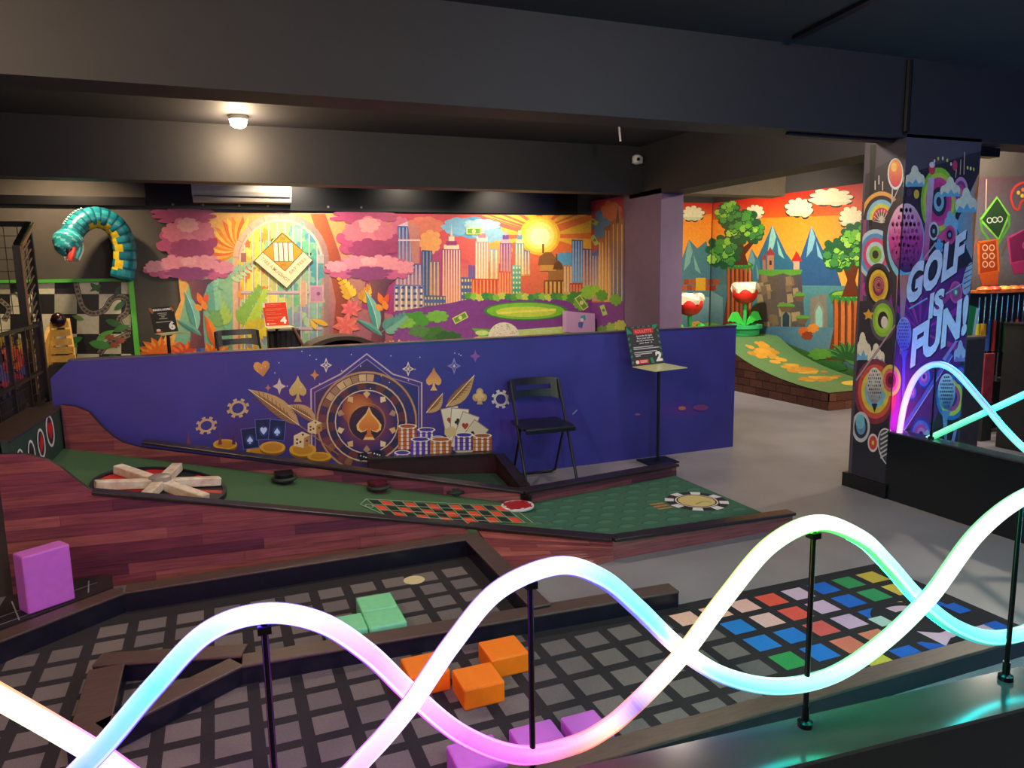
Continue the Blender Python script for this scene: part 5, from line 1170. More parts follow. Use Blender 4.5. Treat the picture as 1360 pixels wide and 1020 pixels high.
    stump(a, 1102, 1160, 392, 480, 3); a.poly([(1118, 394), (1126, 372), (1120, 355), (1108, 348), (1112, 345), (1126, 352), (1132, 340), (1136, 352), (1142, 348), (1136, 372), (1142, 394)], '#6a3018'); tree_crown(a, 1116, 338, 25, 31); tree_crown(a, 1136, 318, 24, 32); tree_crown(a, 1146, 340, 18, 33)
    # fern
    for i in range(9):
        t = math.radians(190+i*21); L = 26; a.leaf((1124, 478), (1124+L*1.1*math.cos(t), 478+L*math.sin(t)), 9, '#2f7a3a' if i % 2 else '#3f8f44', '#1f5a30', 3, rib='#5aa850')
    a.blob(1090, 470, 16, 8, '#5a9a3a', 8, .2, 77); a.blob(1108, 486, 18, 8, '#2f6a34', 8, .2, 78)
for mp, nr, lo, hi, nm in ((lambda x, y: aty(x, y, 9.745), (0, -1, 0), lambda y: 893, fcor, 'forest mural strip behind the green ramp, left of its wall corner'), (lambda x, y: atx(x, y, 7.295), (-1, 0, 0), fcor, lambda y: 1172, 'forest mural of orange sky, trees and castle ruins behind the green ramp')):
    a = Art(mp, nr, .00012, .001); a.clamp = (lambda y, lo=lo, hi=hi: (lo(y), hi(y))); draw_forest(a)
    for i, v in enumerate(a.v):
        if v[2] < .02: a.v[i] = (v[0], v[1], .02)
        if v[2] > 2.60: a.v[i] = (v[0], v[1], 2.60)
    a.print('mural_print', thing('mural_panel', nm, 'mural', (7.2 if nr[0] else 6.9, 8 if nr[0] else 9.7, 0)))
# ramp
RX0, RX1 = 6.25, 7.22
rampt = thing('ramp', 'green curved jump ramp with orange splashes and brown brick sides', 'ramp', (6.7, 7.3, 0))
rp = [(6.2, .205), (6.6, .225), (7.0, .275), (7.35, .345), (7.65, .43), (7.9, .53), (8.1, .64), (8.25, .66), (8.9, .66)]
rprof = [(y, z) for y, z in spline(rp, 4)] if False else [tuple(p) for p in spline(rp, 4)]
body = MB().prism([(RX0+.012, y, z-.012) for y, z in rprof]+[(RX0+.012, 8.9, 0), (RX0+.012, 6.212, 0)], (RX1-RX0-.012, 0, 0)).build('ramp_body', mat('ramp_core', '#3a2018', .8), rampt)
ra = Art(lambda x, y: (x, y, 0), (0, 0, 1), .0003, .0)
def rz_(y):
    for (y0, z0), (y1, z1) in zip(rprof, rprof[1:]):
        if y0 <= y <= y1: return z0+(z1-z0)*(y-y0)/(y1-y0)
    return rprof[-1][1] if y > 8 else rprof[0][1]
ra.mp = lambda x, y: (x, y, rz_(y))
for (y0, z0), (y1, z1) in zip(rprof, rprof[1:]): ra.k = 0; ra.poly([(RX0, y0), (RX1, y0), (RX1, y1), (RX0, y1)], '#5a7a44', g=((0, 6.2), (0, 8.3), '#4a7442'), hold=True)
R = random.Random(8)
def splash(x, y, n, sx, sy):
    for i in range(n):
        ra.k = 3+i % 4; px, py = x+R.gauss(0, sx), y+R.gauss(0, sy); py = min(8.1, max(6.3, py)); r = R.uniform(.03, .075)
        pts = [(px+r*1.2*math.cos(t), min(8.1, max(6.25, py+r*math.sin(t)))) for t in [6.283*k/7 for k in range(7)]]; ra.poly(pts, R.choice(('#b8841c', '#c08e24', '#a8761c', '#b08428')), hold=True)
splash(6.72, 7.75, 34, .10, .10); splash(6.78, 7.2, 26, .10, .10); splash(6.80, 6.85, 20, .12, .04)
ra.k = 9; ra.ell(6.98, 6.5, .2, .14, '#d8b23a'); ra.ell(6.98, 6.5, .15, .09, '#c88a8a')
MB_top = ra.build('ramp_felt', attr_mat('ramp_paint', .7, .12, 40), rampt, fixn=False)
def bricks(profile, to3, nrm, parent, L, h, pal, seed):
    R = random.Random(seed); s0 = min(p[0] for p in profile); s1 = max(p[0] for p in profile); z1 = max(p[1] for p in profile); z = 0.0; r = 0
    while z < z1:
        x = s0-(L/2 if r % 2 else 0)
        while x < s1:
            p = clip_rect(profile, x+.004, x+L-.004, z+.004, z+h-.004)
            if p: MB().prism([to3(*q) for q in p], Vector(nrm)*.011, lin(R.choice(pal))).build('brick', attr_mat('brick_paint', .7, .25, 30, bump=.3), parent)
            x += L
        z += h; r += 1
bpal = ('#4e2c20', '#44261c', '#563226', '#4a2a1e')
bs = [(y, z-.012) for y, z in rprof]+[(8.9, 0), (6.2, 0)]
bricks(bs, lambda y, z: (RX0+.011, y, z), (-1, 0, 0), rampt, .24, .1, bpal, 2)
bricks([(RX0, 0), (RX1, 0), (RX1, .195), (RX0, .195)], lambda x, z: (x, 6.211, z), (0, -1, 0), rampt, .24, .1, ('#6e4230', '#64392a', '#764a34'), 3)
# potted flowers behind the ramp (plain blooms)
def flower(label, x, y, z, k=1.0):
    t = thing('potted_flower', label, 'plant', (x, y, z), group='red flowers in green tubs')
    MB().lathe([(.20*k, z), (.21*k, z+.02), (.21*k, z+.10*k), (.25*k, z+.10*k), (.25*k, z+.15*k), (.22*k, z+.15*k), (.21*k, z+.12*k)], (x, y, 0), 28).build('tub', mat('tub_green', '#35b06a', .35), t, smooth=True)
    MB().tube([(x, y, z+.1*k), (x+.01, y, z+.3*k), (x, y, z+.46*k)], .028*k, 10).build('stem', mat('stem_green', '#2fae4a', .5), t, smooth=True)
    for sx in (-1, 1):
        m = MB(); n = 8; U = []; D_ = []; T = []; Bt = []
        for i in range(n+1):
            u = i/n; w = .085*k*math.sin(math.pi*min(1, u*.95+.03))*(1+.15*math.sin(i*2.4)); px = x+sx*(.02+.27*u)*k; pz = z+(.14+.12*math.sin(math.pi*u*.8))*k
            T.append((px, y-.02, pz+w)); Bt.append((px, y-.02, pz-w*.8))
        m.prism(T+Bt[::-1], (0, .02, 0)).build('leaf', mat('leaf_green', '#3fd04a', .5), t)
    bz = z+.44*k
    prof = [(.02, 0), (.11, .03), (.165, .10), (.175, .17), (.16, .23)]
    MB().lathe([(r*k, bz+h*k) for r, h in prof], (x, y, 0), 26).build('bloom', mat('bloom_red', '#d8281e', .4), t, smooth=True)
    for i in range(5):
        a_ = 2*math.pi*i/5+.3; c, s_ = math.cos(a_), math.sin(a_); q = Vector((-s_, c, 0))
        P = [Vector((x+c*r*k, y+s_*r*k, bz+h*k))+q*w*k for r, h, w in ((.155, .16, -.10), (.155, .16, .10), (.17, .22, .115), (.165, .28, .095), (.15, .31, .04), (.15, .31, -.04), (.165, .28, -.095), (.17, .22, -.115))]
        MB().prism(P, Vector((-c, -s_, .1))*.02).build('petal', mat('petal_cream', '#efe0c0', .5), t)
flower('red flower with cream petals in a green tub on top of the ramp', 6.86, 8.40, .664, .98)
flower('red flower with cream petals in a green tub behind the blue partition end', 6.36, 8.9-.25, .66+.0, .9) if False else flower('red flower with cream petals in a green tub behind the blue partition end', 5.98, 8.45, .52, 1.0)
MB_st = struct('floor_deck_ramp', MB().box((5.6, 8.1, 0), (6.2, 8.85, .52)), M_dark)
#==LEFT==

# ================================================================= things around the back wall, left
# air conditioner
acx0, acx1, acy = aty(255, 262, 7.93).x, aty(388, 262, 7.93).x, 7.93
ac = thing('air_conditioner', 'white wall air conditioner above the gate mural', 'air conditioner', ((acx0+acx1)/2, 8.05, 2.31))
MB().prism([(acx0, 8.083, 2.60), (acx0, acy, 2.60), (acx0, acy-.01, 2.42), (acx0, acy+.02, 2.375), (acx0, 8.083, 2.375)], (acx1-acx0, 0, 0)).build('ac_body', mat('ac_white', '#d8d2c8', .35), ac, bevel=.008)
MB().prism([(acx0+.005, 8.083, 2.372), (acx0+.005, acy+.015, 2.372), (acx0+.005, acy+.035, 2.325), (acx0+.005, 8.083, 2.318)], (acx1-acx0-.01, 0, 0)).build('ac_flap', mat('ac_flap', '#c4b8a8', .4), ac, bevel=.004)
MB().box((acx0+.02, acy+.005, 2.371), (acx1-.02, acy+.06, 2.376)).build('ac_vent_slot', M_black, ac)
# row of screws above the mural
for i, px in enumerate((230, 270, 318, 356, 436, 480)):
    p = aty(px, 277, 8.08); MB().lathe([(.012, -.006), (.012, 0), (.004, .002)], (p.x, 8.081, 2.30), 10, 'y').build('screw', mat('screw_steel', '#9a948a', .35, metal=.8), trim1)
# security camera on the cross beam
cp = aty(849, 212, 6.9); cc_ = thing('security_camera', 'small white dome security camera on the dark rear beam', 'camera', (cp.x-.02, 6.99, cp.z))
MB().box((cp.x-.03, 6.94, cp.z-.03), (cp.x+.07, 6.998, cp.z+.04)).build('camera_mount', mat('camera_white', '#cfcac8', .4), cc_, bevel=.006)
MB().lathe([(.02, -.05), (.045, -.035), (.05, 0), (.045, .035), (.02, .05)], (cp.x-.03, 6.90, cp.z), 18).build('camera_head', mat('camera_white', '#cfcac8', .4), cc_, smooth=True)
MB().lathe([(.018, -.052), (.018, -.045), (.012, -.04)], (cp.x-.04, 6.90, cp.z-.004), 12, 'y').build('lens', M_black, cc_)
p0, p1 = aty(822, 166, 6.0), aty(824, 188, 6.0)
tag(MB().tube([(p0.x, 6.0, CEIL), (p1.x, 6.0, p1.z)], .012, 8).build('ceiling_rod', mat('rod_grey', '#77727a', .4, metal=.5)), 'short grey rod hanging from the ceiling near the security camera', 'rod')
# conduits on the front beam by the pillar
cd_ = thing('conduit', 'black cable conduit running down the front beam to the golf pillar', 'conduit', (4.17, 3.6, 2.4))
MB().tube([(4.17, 3.605, 2.86), (4.17, 3.605, 2.43)], .02, 8).build('conduit_pipe', M_black, cd_)
MB().tube([(4.17, 3.605, 2.43), (4.17, 3.70, 2.388), (3.30, 3.70, 2.388)], .014, 8).build('conduit_pipe', M_black, cd_)
tag(MB().bar((3.16, 3.5, CEIL-.012), (2.75, .6, CEIL-.012), .05, .02).build('cable_tray', M_black), 'black cable tray crossing the ceiling toward the front beam', 'cable tray')
# ---- snake sculpture
snake = thing('snake_sculpture', 'teal and yellow snake sculpture arching over the checkered board', 'sculpture', (-.82, 7.95, 1.58))
sp = [aty(x, y, Y) for x, y, Y in ((162, 369, 7.96), (166, 345, 7.95), (164, 322, 7.93), (155, 303, 7.90), (141, 292, 7.87), (124, 289, 7.84), (109, 295, 7.80), (98, 306, 7.76), (92, 318, 7.72))]
path = [Vector(p) for p in spline([tuple(p) for p in sp], 8)]; n = len(path)
rad = [.105-.012*(i/n)+(.0 if i % 4 else -.003) for i in range(n)]
def scol(i, k):
    if k in (13, 14) and (i//4) % 2 == 0 and 2 < i < n*.75: return lin('#e0c42c')
    if k in (14, 15) and (i//4) % 2 == 1 and i < n*.75: return lin('#d8b828')
    return lin(('#1f7f8c', '#2a929a', '#1a6f80')[(i//4+k) % 3]) if i % 4 else lin('#135462')
M_snake = attr_mat('snake_paint', .3, .12, 40)
MB().tube(path, rad, 16, cols=scol, up=(0, -1, 0)).build('snake_neck', M_snake, snake, smooth=True)
hd = [aty(x, y, Y) for x, y, Y in ((93, 312, 7.72), (90, 322, 7.68), (86, 331, 7.63), (84, 338, 7.60))]
hp = [Vector(p) for p in spline([tuple(p) for p in hd], 5)]
MB().tube(hp, [.095+.03*math.sin(math.pi*min(1, i/9))-.003*max(0, i-8)**1.6 for i in range(len(hp))], 16, cols=lambda i, k: lin('#2a929a') if (i+k) % 4 else lin('#6fc4c0'), up=(0, -1, 0)).build('snake_head', M_snake, snake, smooth=True)
jw = [aty(x, y, Y) for x, y, Y in ((101, 318, 7.70), (103, 332, 7.66), (99, 345, 7.62))]; jp = [Vector(p) for p in spline([tuple(p) for p in jw], 5)]
MB().tube(jp, [.062-.002*i for i in range(len(jp))], 12, cols=lambda i, k: lin('#2a8a94') if k % 3 else lin('#d8d8c8'), up=(0, -1, 0)).build('lower_jaw', M_snake, snake, smooth=True)
MB().tube([aty(97, 328, 7.62), aty(95, 338, 7.585), aty(93, 347, 7.57)], [.03, .032, .016], 10).build('tongue', mat('tongue_red', '#d8483c', .35), snake, smooth=True)
mp_ = aty(92, 333, 7.595); MB().lathe([(.01, -.03), (.035, -.01), (.035, .02), (.01, .03)], mp_, 12).build('mouth', mat('mouth_dark', '#2a1428', .4), snake, smooth=True)
for x, y in ((96, 316), (83, 320)):
    e = aty(x, y, 7.60); MB().lathe([(.004, -.014), (.013, -.006), (.014, .004), (.006, .013)], e, 10).build('eye', mat('eye_brown', '#8a3a1c', .2), snake, smooth=True)
for x, y in ((86, 342), (90, 345)):
    e = aty(x, y, 7.58); MB().lathe([(.001, -.03), (.008, 0), (.008, .005)], e, 8).build('fang', mat('fang_white', '#e8e4d8', .3), snake)
for i in range(9):
    q = path[n-22+i*2]; MB().lathe([(.002, .012), (.016, 0), (.002, -.01)], q+Vector((-.05, -.02, .085)), 8).build('scale_ridge', mat('ridge_pale', '#9ad0c8', .3), snake)
# ---- checkered board with green frame
cb = thing('checkered_board', 'black and cream checkered board with painted jungle snakes in a green frame', 'board', (-1.5, 8.06, .6))
cx1 = aty(176, 420, 8.04).x; cz1 = aty(173, 372, 8.04).z
MB().box((-2.6, 8.06, .5), (cx1, 8.10, cz1)).build('board_panel', mat('board_black', '#1c1a1a', .5), cb)
bm_ = lambda px, py: aty(px, py, 8.06)
K = Art(bm_, (0, -1, 0)); K.rect(-120, 374, 174, 500, '#1d1c1e'); K.k = 3
for i in range(-4, 7):
    for j in range(5):
        x0, y0 = -16+i*29.5-(j > 0)*0, 364+j*26.5
        if (i+j) % 2 == 0: K.rect(x0, max(375, y0), min(174, x0+29.5), y0+26.5, '#d6d0b4' if (i*3+j) % 5 else '#a8a48e', hold=True)
K.k += 1
def vine(pts, w):
    K.line(pts, w+1.6, '#2a2622', smooth=6); K.line(pts, w, '#8a8070', smooth=6)
    q = spline(pts, 6)
    for i in range(1, len(q)-1, 2): K.ell(q[i].x, q[i].y, w*.36, w*.28, '#4a4238' if i % 4 else '#c8bca0', n=8)
vine([(100, 372), (104, 390), (110, 408), (122, 416), (138, 412), (148, 398), (160, 394), (170, 400), (168, 415), (158, 424), (164, 436), (174, 440)], 6.5)
vine([(132, 470), (140, 460), (154, 452), (172, 444)], 7); vine([(0, 398), (12, 410), (6, 425)], 6)
for x, y, a_, L, c in ((120, 376, 40, 20, '#2c5a34'), (135, 378, 150, 18, '#3a6a3a'), (112, 425, 200, 18, '#6a9a4a'), (140, 425, 20, 26, '#2f6a3a'), (150, 440, -20, 24, '#3f7a3a'), (118, 455, 10, 34, '#4a9a44'), (104, 460, 200, 26, '#5aa84a'), (128, 452, -30, 28, '#6ab84a'), (110, 448, 160, 26, '#3f8a3f'), (145, 470, 30, 22, '#2f5f34'), (160, 380, 120, 18, '#24503a'), (20, 388, 30, 18, '#7a8a6a'), (30, 402, 80, 16, '#5a7a5a'), (152, 412, -40, 22, '#34683a')):
    t = math.radians(a_); K.leaf((x, y), (x+L*math.cos(t), y+L*math.sin(t)), L*.35, c)
for x, y in ((146, 448), (160, 452), (152, 458)): K.blob(x, y, 7, 4, '#a8583a', 7, .3, x)
K.print('board_print', cb)
M_green = mat('frame_green', '#4fae3c', .4)
MB().box((-2.6, 8.03, cz1-.012), (cx1+.03, 8.07, cz1+.02)).build('frame_rail', M_green, cb); MB().box((cx1-.01, 8.025, .3), (cx1+.035, 8.07, cz1+.02)).build('frame_post', M_green, cb)
# ---- wooden ladder with ball
LY = 7.5
ld = thing('wooden_ladder', 'small yellow wooden ladder obstacle with thick rungs behind the partition', 'ladder', (*aty(84, 480, LY)[:2], .6))
M_yw = mat('yellow_wood', '#d8a850', .5, noise=.15, scale=12)
for (ax, ay), (bx, by) in (((70, 432), (67, 486)), ((88, 424), (98, 486))):
    a_, b_ = aty(ax, ay, LY+.1), aty(bx, by, LY-.05); MB().bar(a_, b_, .05, .05).build('ladder_rail', M_yw, ld)
for i, y in enumerate((432, 443, 455, 466, 477)): a_, b_ = aty(67-i*.4, y, LY-.06), aty(90+i*2.4, y-1.5, LY-.06); MB().bar(a_, b_, .05, .055).build('ladder_rung', M_yw, ld)
pb = [aty(x, y, Y) for x, y, Y in ((59, 457, 7.3), (68, 434, 7.42), (68, 484, 7.42), (62, 490, 7.3))]
MB().prism(pb, (-.03, 0, 0)).build('side_board', M_yw, ld)
MB().box((ld.location.x-.25, 7.35, 0), (ld.location.x+.3, 7.8, aty(84, 482, 7.5).z)).build('ladder_plinth', M_dark, ld)
bp = aty(77.5, 425, 7.42); bb_ = MB().lathe([(.01, -.064), (.045, -.046), (.064, 0), (.045, .046), (.01, .064)], bp, 18).build('ball', mat('ball_maroon', '#2a1018', .25), None, smooth=True); tag(bb_, 'dark maroon ball resting at the top of the yellow wooden ladder', 'ball')
# ---- wire cage and fence
M_wire = mat('wire_dark', '#2a221c', .5); M_fr = mat('frame_black', '#16131c', .4)
cage = thing('wire_cage', 'tall black wire cage frame in front of the checkered board', 'cage', (-1.35, 6.6, 0))
XC, Y0, Y1 = -1.3, 6.36, 6.82
MB().bar((XC, Y1, 0), (XC, Y1, 2.02), .035, .035).build('frame_post', M_fr, cage); MB().bar((XC, Y0, 0), (XC, Y0, 1.84), .05, .05).build('frame_post', M_fr, cage)
MB().bar((XC, Y1, 2.02), (XC, Y0, 1.835), .04, .04).build('frame_bar', M_fr, cage); MB().bar((-2.6, Y1, 2.02), (XC, Y1, 2.02), .04, .04).build('frame_bar', M_fr, cage)
MB().bar((XC+.035, Y1, 2.02), (XC+.035, Y0-.02, 1.835), .012, .03).build('edge_strip', mat('edge_wood', '#8a6a48', .5), cage)
MB().bar((XC+.032, Y0-.03, 1.835), (XC+.032, Y0-.03, .75), .012, .014).build('edge_strip', mat('edge_wood', '#8a6a48', .5), cage)
for i in range(13): z = 1.93-i*.09; MB().bar((-2.6, Y1, z), (XC, Y1, z), .005, .005).build('wire', M_wire, cage)
for i in range(13): x = XC-.08-i*.09; MB().bar((x, Y1, .8), (x, Y1, 2.02), .005, .005).build('wire', M_wire, cage)
for i in range(17): z = 1.88-i*.068; MB().bar((XC, Y1, z+.09), (XC, Y0, z-.07), .007, .012).build('wire', mat('wire_pale', '#9a8a74', .4, metal=.4), cage)
for i in range(3): y = Y0+.12+i*.12; MB().bar((XC, y, .8), (XC, y, 1.86+i*.05), .006, .006).build('wire', M_wire, cage)
fence = thing('mesh_fence', 'low black mesh fence with posts on the wall beside the suit board', 'fence', (-1.21, 5.3, .70))
XF = -1.21
MB().bar((XF, 6.28, .702), (XF, 6.28, 1.29), .055, .055).build('fence_post', M_fr, fence)
for y in (5.82, 5.4, 5.0, 4.6): MB().bar((XF, y, .702), (XF, y, 1.27), .026, .026).build('fence_post', M_fr, fence)
for z in (1.265, .93, .725): MB().bar((XF, 6.28, z), (XF, 4.45, z), .022, .022).build('fence_rail', M_fr, fence)
for i in range(30): y = 4.5+i*.06; MB().bar((XF, y, .73), (XF, y, 1.265), .0028, .0028).build('wire', M_wire, fence)
for i in range(6): z = .8+i*.075; MB().bar((XF, 4.45, z), (XF, 6.28, z), .0028, .0028).build('wire', M_wire, fence)
ban = thing('flame_banner', 'banner with painted yellow and red flames hanging behind the mesh fence', 'banner', (-1.3, 5.4, .705))
bn = Art(lambda px, py: atx(px, py, -1.30), (1, 0, 0), .0003, .001)
MB().box((-1.315, 4.8, .705), (-1.30, 6.1, 1.22)).build('banner_cloth', mat('banner_dark', '#241c38', .7), ban)
R = random.Random(6)
for i in range(80):
    x, y = R.uniform(-4, 38), R.uniform(449, 528)
    if y > 545-x*1.5: continue
    c = R.choice(('#f0c03a', '#f4d04a', '#e8a83a')) if y < 463 else (R.choice(('#d84444', '#b83454', '#f0643a')) if y < 490 else R.choice(('#4a5ab0', '#c03464', '#5a48a0')))
    bn.blob(x, y, R.uniform(3, 6), R.uniform(4, 8), c, 6, .3, i)
bn.print('banner_print', ban)
# ---- black tunnel arch, ribbed box and stick behind the partition
ar = thing('tunnel_arch', 'low black tunnel arch behind the blue partition', 'arch', (1.1, 7.0, .3))
a0, a1, a2 = aty(405, 466, 7.0), aty(455, 445.5, 7.0), aty(503, 463, 7.0)
pts = spline([(a0.x-.05, .6), (a0.x, a0.z), ((a0.x+a1.x)/2-.03, a1.z-.03), (a1.x, a1.z), ((a1.x+a2.x)/2+.03, a1.z-.035), (a2.x, a2.z), (a2.x+.05, .6)], 5)
out = [(p.x, p.y) for p in pts]; cxm = sum(p[0] for p in out)/len(out); inn = [(cxm+(x-cxm)*.88, z-.035) for x, z in out][::-1]
MB().prism([(x, 6.9, z) for x, z in [(out[0][0], .3)]+out+[(out[-1][0], .3)]+[(inn[0][0], .3)]+inn+[(inn[-1][0], .3)]], (0, .4, 0)).build('arch_shell', mat('arch_brown', '#4a3d36', .5), ar)
MB().prism([(x, 7.2, z) for x, z in [(out[0][0]+.05, .3)]+[(cxm+(x-cxm)*.9, z-.03) for x, z in out]+[(out[-1][0]-.05, .3)]], (0, .03, 0)).build('arch_back', M_black, ar)
rbx = thing('ribbed_box', 'black ribbed box standing under the red sign numbered 4', 'box', (.65, 7.5, .3))
r0, r1 = aty(356, 440, 7.45), aty(399, 437, 7.45)
MB().box((r0.x, 7.46, .3), (r1.x, 7.7, r0.z)).build('box_body', mat('box_black', '#17161c', .5), rbx)
for i in range(6): x = r0.x+(r1.x-r0.x)*(i+.3)/6; MB().box((x, 7.445, .3), (x+.03, 7.46, r0.z-.005)).build('rib', mat('box_rib', '#23212a', .5), rbx)
tag(MB().tube([aty(388, 433, 7.44), aty(408, 468, 7.34)], .014, 8).build('wooden_stick', mat('stick_brown', '#5a3a2c', .5)), 'thin brown stick leaning beside the red sign numbered 4', 'stick')
# ---- little board box in front of the city mural
gb = thing('game_box', 'lilac box with a small blue logo leaning against the city mural', 'box', (4.02, 7.9, .6))
g = [aty(x, y, 7.93) for x, y in ((752, 413), (790, 416.5), (790.5, 445), (752, 441))]
MB().prism(g, (0, .1, 0)).build('box_body', mat('lilac', '#c49ac8', .5), gb)
ga = Art(lambda px, py: aty(px, py, 7.93), (0, -1, 0), .0003, .0012); ga.poly([(771, 420), (777, 418), (778, 424), (772, 428)], '#4aa8b8'); ga.poly([(768, 428), (775, 427), (773, 436), (768, 434)], '#5a6ac0'); ga.ell(773, 425, 2, 2.6, '#e8e4f0'); ga.print('box_logo', gb)
MB().box((3.8, 7.85, 0), (4.28, 8.09, g[2].z-.002)).build('box_plinth', M_dark, gb)
#==RIGHT==
# ================================================================= right side beyond the pillar
gm = thing('mural_panel', 'dark mural with neon outlined game cubes and controller beyond the golf pillar', 'mural', (7.4, 5.0, 1.3))
A = Art(lambda px, py: aty(px, py, 4.995), (0, -1, 0), .00012, .001)
A.poly([(1290, 236), (1420, 233), (1420, 388), (1290, 388)], '#5a4248', g=((0, 236), (0, 388), '#7a8a8c')); A.poly([(1290, 340), (1420, 345), (1420, 440), (1290, 440)], '#7a7a78', g=((0, 345), (0, 430), '#4a4448'))
A.line([(1310, 238), (1309, 282)], 1.4, '#c8a890')
def cube(pts, c, c2, circ):
    A.poly(pts, c2); A.line(pts, 3.2, c, closed=True)
    for x, y, r in circ: A.ring(x, y, r*.62, r, c, 0, 360, 1.15, 14)
cube([(1302, 292), (1324, 262), (1340, 286), (1326, 318)], '#86d84a', '#2f4a2c', ()); A.line([(1302, 292), (1304, 306), (1322, 330), (1326, 318)], 3, '#5aa838'); A.line([(1322, 330), (1340, 300), (1340, 286)], 3, '#5aa838')
for x in (1314, 1321, 1328): A.ring(x, 292-(x-1321)*.1, 2.6, 3.8, '#d8e0c8', 0, 360, 1.1, 12)
cube([(1299, 322), (1324, 318), (1326, 360), (1300, 364)], '#ef7a2c', '#b8481e', ())
for i in range(3):
    for j in range(2): A.ring(1308+j*9, 329+i*11, 2.6, 4, '#f4c89a', 0, 360, 1.15, 12)
A.poly([(1300, 364), (1326, 360), (1325, 378), (1304, 380)], '#d8642c'); A.line([(1292, 340), (1296, 320), (1300, 316)], 2, '#b8623a', smooth=4); A.line([(1330, 340), (1338, 318), (1342, 312)], 2.2, '#7a5a4a', smooth=4)
cube([(1338, 316), (1362, 304), (1372, 344), (1342, 350)], '#d8508a', '#8a2c58', ((1362, 326, 5),)); A.poly([(1342, 350), (1372, 344), (1372, 362), (1346, 364)], '#b83a70')
A.line([(1346, 276), (1342, 262), (1348, 248), (1362, 242), (1380, 246)], 3, '#e0443a', smooth=5); A.line([(1346, 276), (1352, 278), (1358, 266), (1380, 262)], 3, '#e0443a', smooth=5)
for x, y, c in ((1352, 256, '#f0b84a'), (1358, 252, '#f07a4a'), (1357, 260, '#e8d04a'), (1364, 256, '#f0903a')): A.ell(x, y, 2.4, 2.8, c, n=10)
A.blob(1300, 398, 9, 10, '#c0704a', 7, .2, 3); A.line([(1292, 402), (1302, 396)], 2, '#f0e0d0')
A.print('mural_print', gm)
# club rack
CY2 = 4.55
rk = thing('club_rack', 'wall rack of golf putters with an orange scalloped top shelf', 'rack', (7.0, CY2, 0))
rx0 = aty(1308, 400, CY2).x; rx1 = aty(1420, 400, CY2).x; zt = aty(1330, 386, CY2).z
MB().box((rx0, CY2, zt-.02), (rx1, CY2+.3, zt)).build('rack_shelf', mat('rack_orange', '#c8642c', .45, noise=.3, scale=6), rk)
for i in range(7): x = rx0+.06+i*.13; MB().lathe([(.05, zt), (.06, zt+.012), (.05, zt+.03), (.02, zt+.04)], (x, CY2+.06, 0), 14).build('rack_scallop', mat('rack_orange%d' % (i % 3), ('#d8742c', '#b8442c', '#e0a03a')[i % 3], .4), rk, smooth=True)
MB().box((rx0, CY2+.28, 0), (rx1, CY2+.3, zt-.02)).build('rack_back', mat('rack_back', '#2c3038', .6), rk)
MB().box((rx0, CY2, 0), (rx0+.03, CY2+.28, .35)).build('rack_foot', M_dark, rk)
R = random.Random(2); SH = mat('shaft_chrome', '#b8b8bc', .2, metal=.9)
names = ('yellow', 'amber', 'blue', 'red', 'black', 'green', 'grey', 'orange', 'violet')
gcol = dict(yellow='#e8c81c', amber='#e09a1c', blue='#2a5ab8', red='#b82c2c', black='#1c1c20', green='#2f8a4a', grey='#7a7a80', orange='#d8641c', violet='#6a3a9a')
for i in range(9):
    x = rx0+.07+i*.075; nm = names[i]; tcl = thing('golf_putter', f'golf putter with {nm} grip hanging in the club rack', 'putter', (x, CY2+.1, .42), group='putters in the club rack')
    zz = zt-.03-R.uniform(0, .03)
    MB().tube([(x, CY2+.1, zz), (x, CY2+.1, zz-.75)], .008, 8).build('shaft', SH, tcl, smooth=True)
    MB().tube([(x, CY2+.1, zz-.24), (x, CY2+.1, zz-.52)], .017 if i > 1 else .026, 10).build('grip', mat('grip_'+nm, gcol[nm], .5), tcl, smooth=True)
    MB().box((x-.03, CY2+.075, zz-.79), (x+.03, CY2+.125, zz-.755)).build('club_head', SH, tcl, bevel=.005)
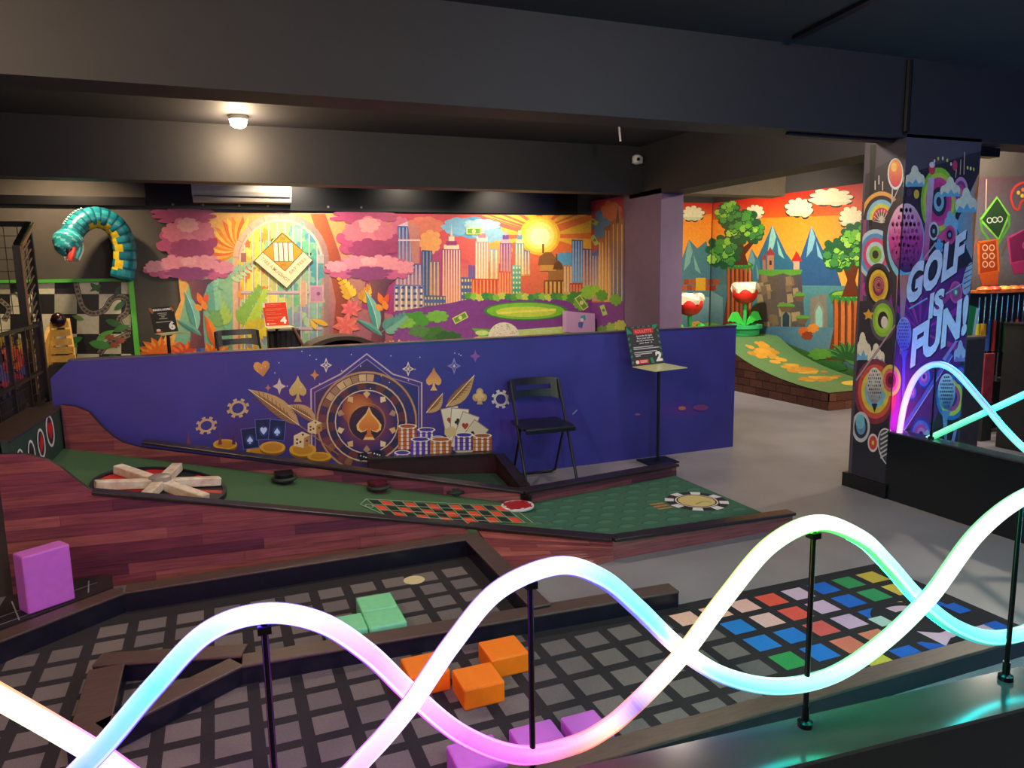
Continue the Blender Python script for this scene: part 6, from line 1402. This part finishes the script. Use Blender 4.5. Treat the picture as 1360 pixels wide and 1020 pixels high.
# cabinets and poster
c0, c1 = aty(1281, 448, 4.05), aty(1309, 447, 4.05)
cabt = thing('cabinet', 'dark brown cabinet with a flat top beside the golf pillar', 'cabinet', ((c0.x+c1.x)/2-.1, 4.2, 0))
MB().box((c0.x-.2, 4.05, 0), (c1.x, 4.3, c1.z-.015)).build('cabinet_body', mat('cabinet_brown', '#40302e', .5, noise=.1), cabt); MB().box((c0.x-.21, 4.04, c1.z-.015), (c1.x+.01, 4.31, c1.z+.005)).build('cabinet_top', mat('cabinet_top', '#6a5148', .4), cabt)
k0 = aty(1335, 432, 4.3); cab2 = thing('cabinet', 'tall black counter cabinet at the right edge in front of the club rack', 'cabinet', (k0.x+.5, 4.2, 0))
MB().box((k0.x, 4.05, 0), (k0.x+1.2, 4.3, k0.z)).build('cabinet_body', mat('counter_black', '#25221f', .5, noise=.1), cab2); MB().box((k0.x-.01, 4.04, k0.z), (k0.x+1.21, 4.31, k0.z+.02)).build('cabinet_top', M_black, cab2)
ps = thing('leaflet_stand', 'small green and white leaflet holder standing on the brown cabinet', 'leaflet', (*aty(1291, 446, 4.15)[:2], c1.z+.006))
l = [aty(x, y, 4.15) for x, y in ((1285, 446), (1291, 446), (1297, 408), (1288, 405))]
MB().prism(l, (0, .015, 0)).build('leaflet_card', mat('leaflet_green', '#2f8a4a', .4), ps)
l = [aty(x, y, 4.16) for x, y in ((1291, 446), (1295, 446), (1300, 410), (1296, 408))]
MB().prism(l, (0, .015, 0)).build('leaflet_edge', mat('leaflet_white', '#d8d4d0', .4), ps)
po = thing('red_poster', 'narrow red poster board under the club rack beside the brown cabinet', 'poster', (*aty(1316, 560, 4.5)[:2], 0))
l0, l1 = aty(1309, 470, 4.5), aty(1322, 470, 4.5); MB().box((l0.x, 4.5, .35), (l1.x, 4.52, l0.z)).build('poster_board', mat('poster_red', '#a83a48', .5, noise=.35, scale=9), po); MB().box((l0.x, 4.48, 0), (l1.x, 4.54, .35)).build('poster_foot', M_dark, po)
tag(MB().box((5.0, 3.72, 2.33), (5.22, 3.8, 2.39)).build('cable_box', M_black), 'small black cable box under the front beam right of the golf pillar', 'box')
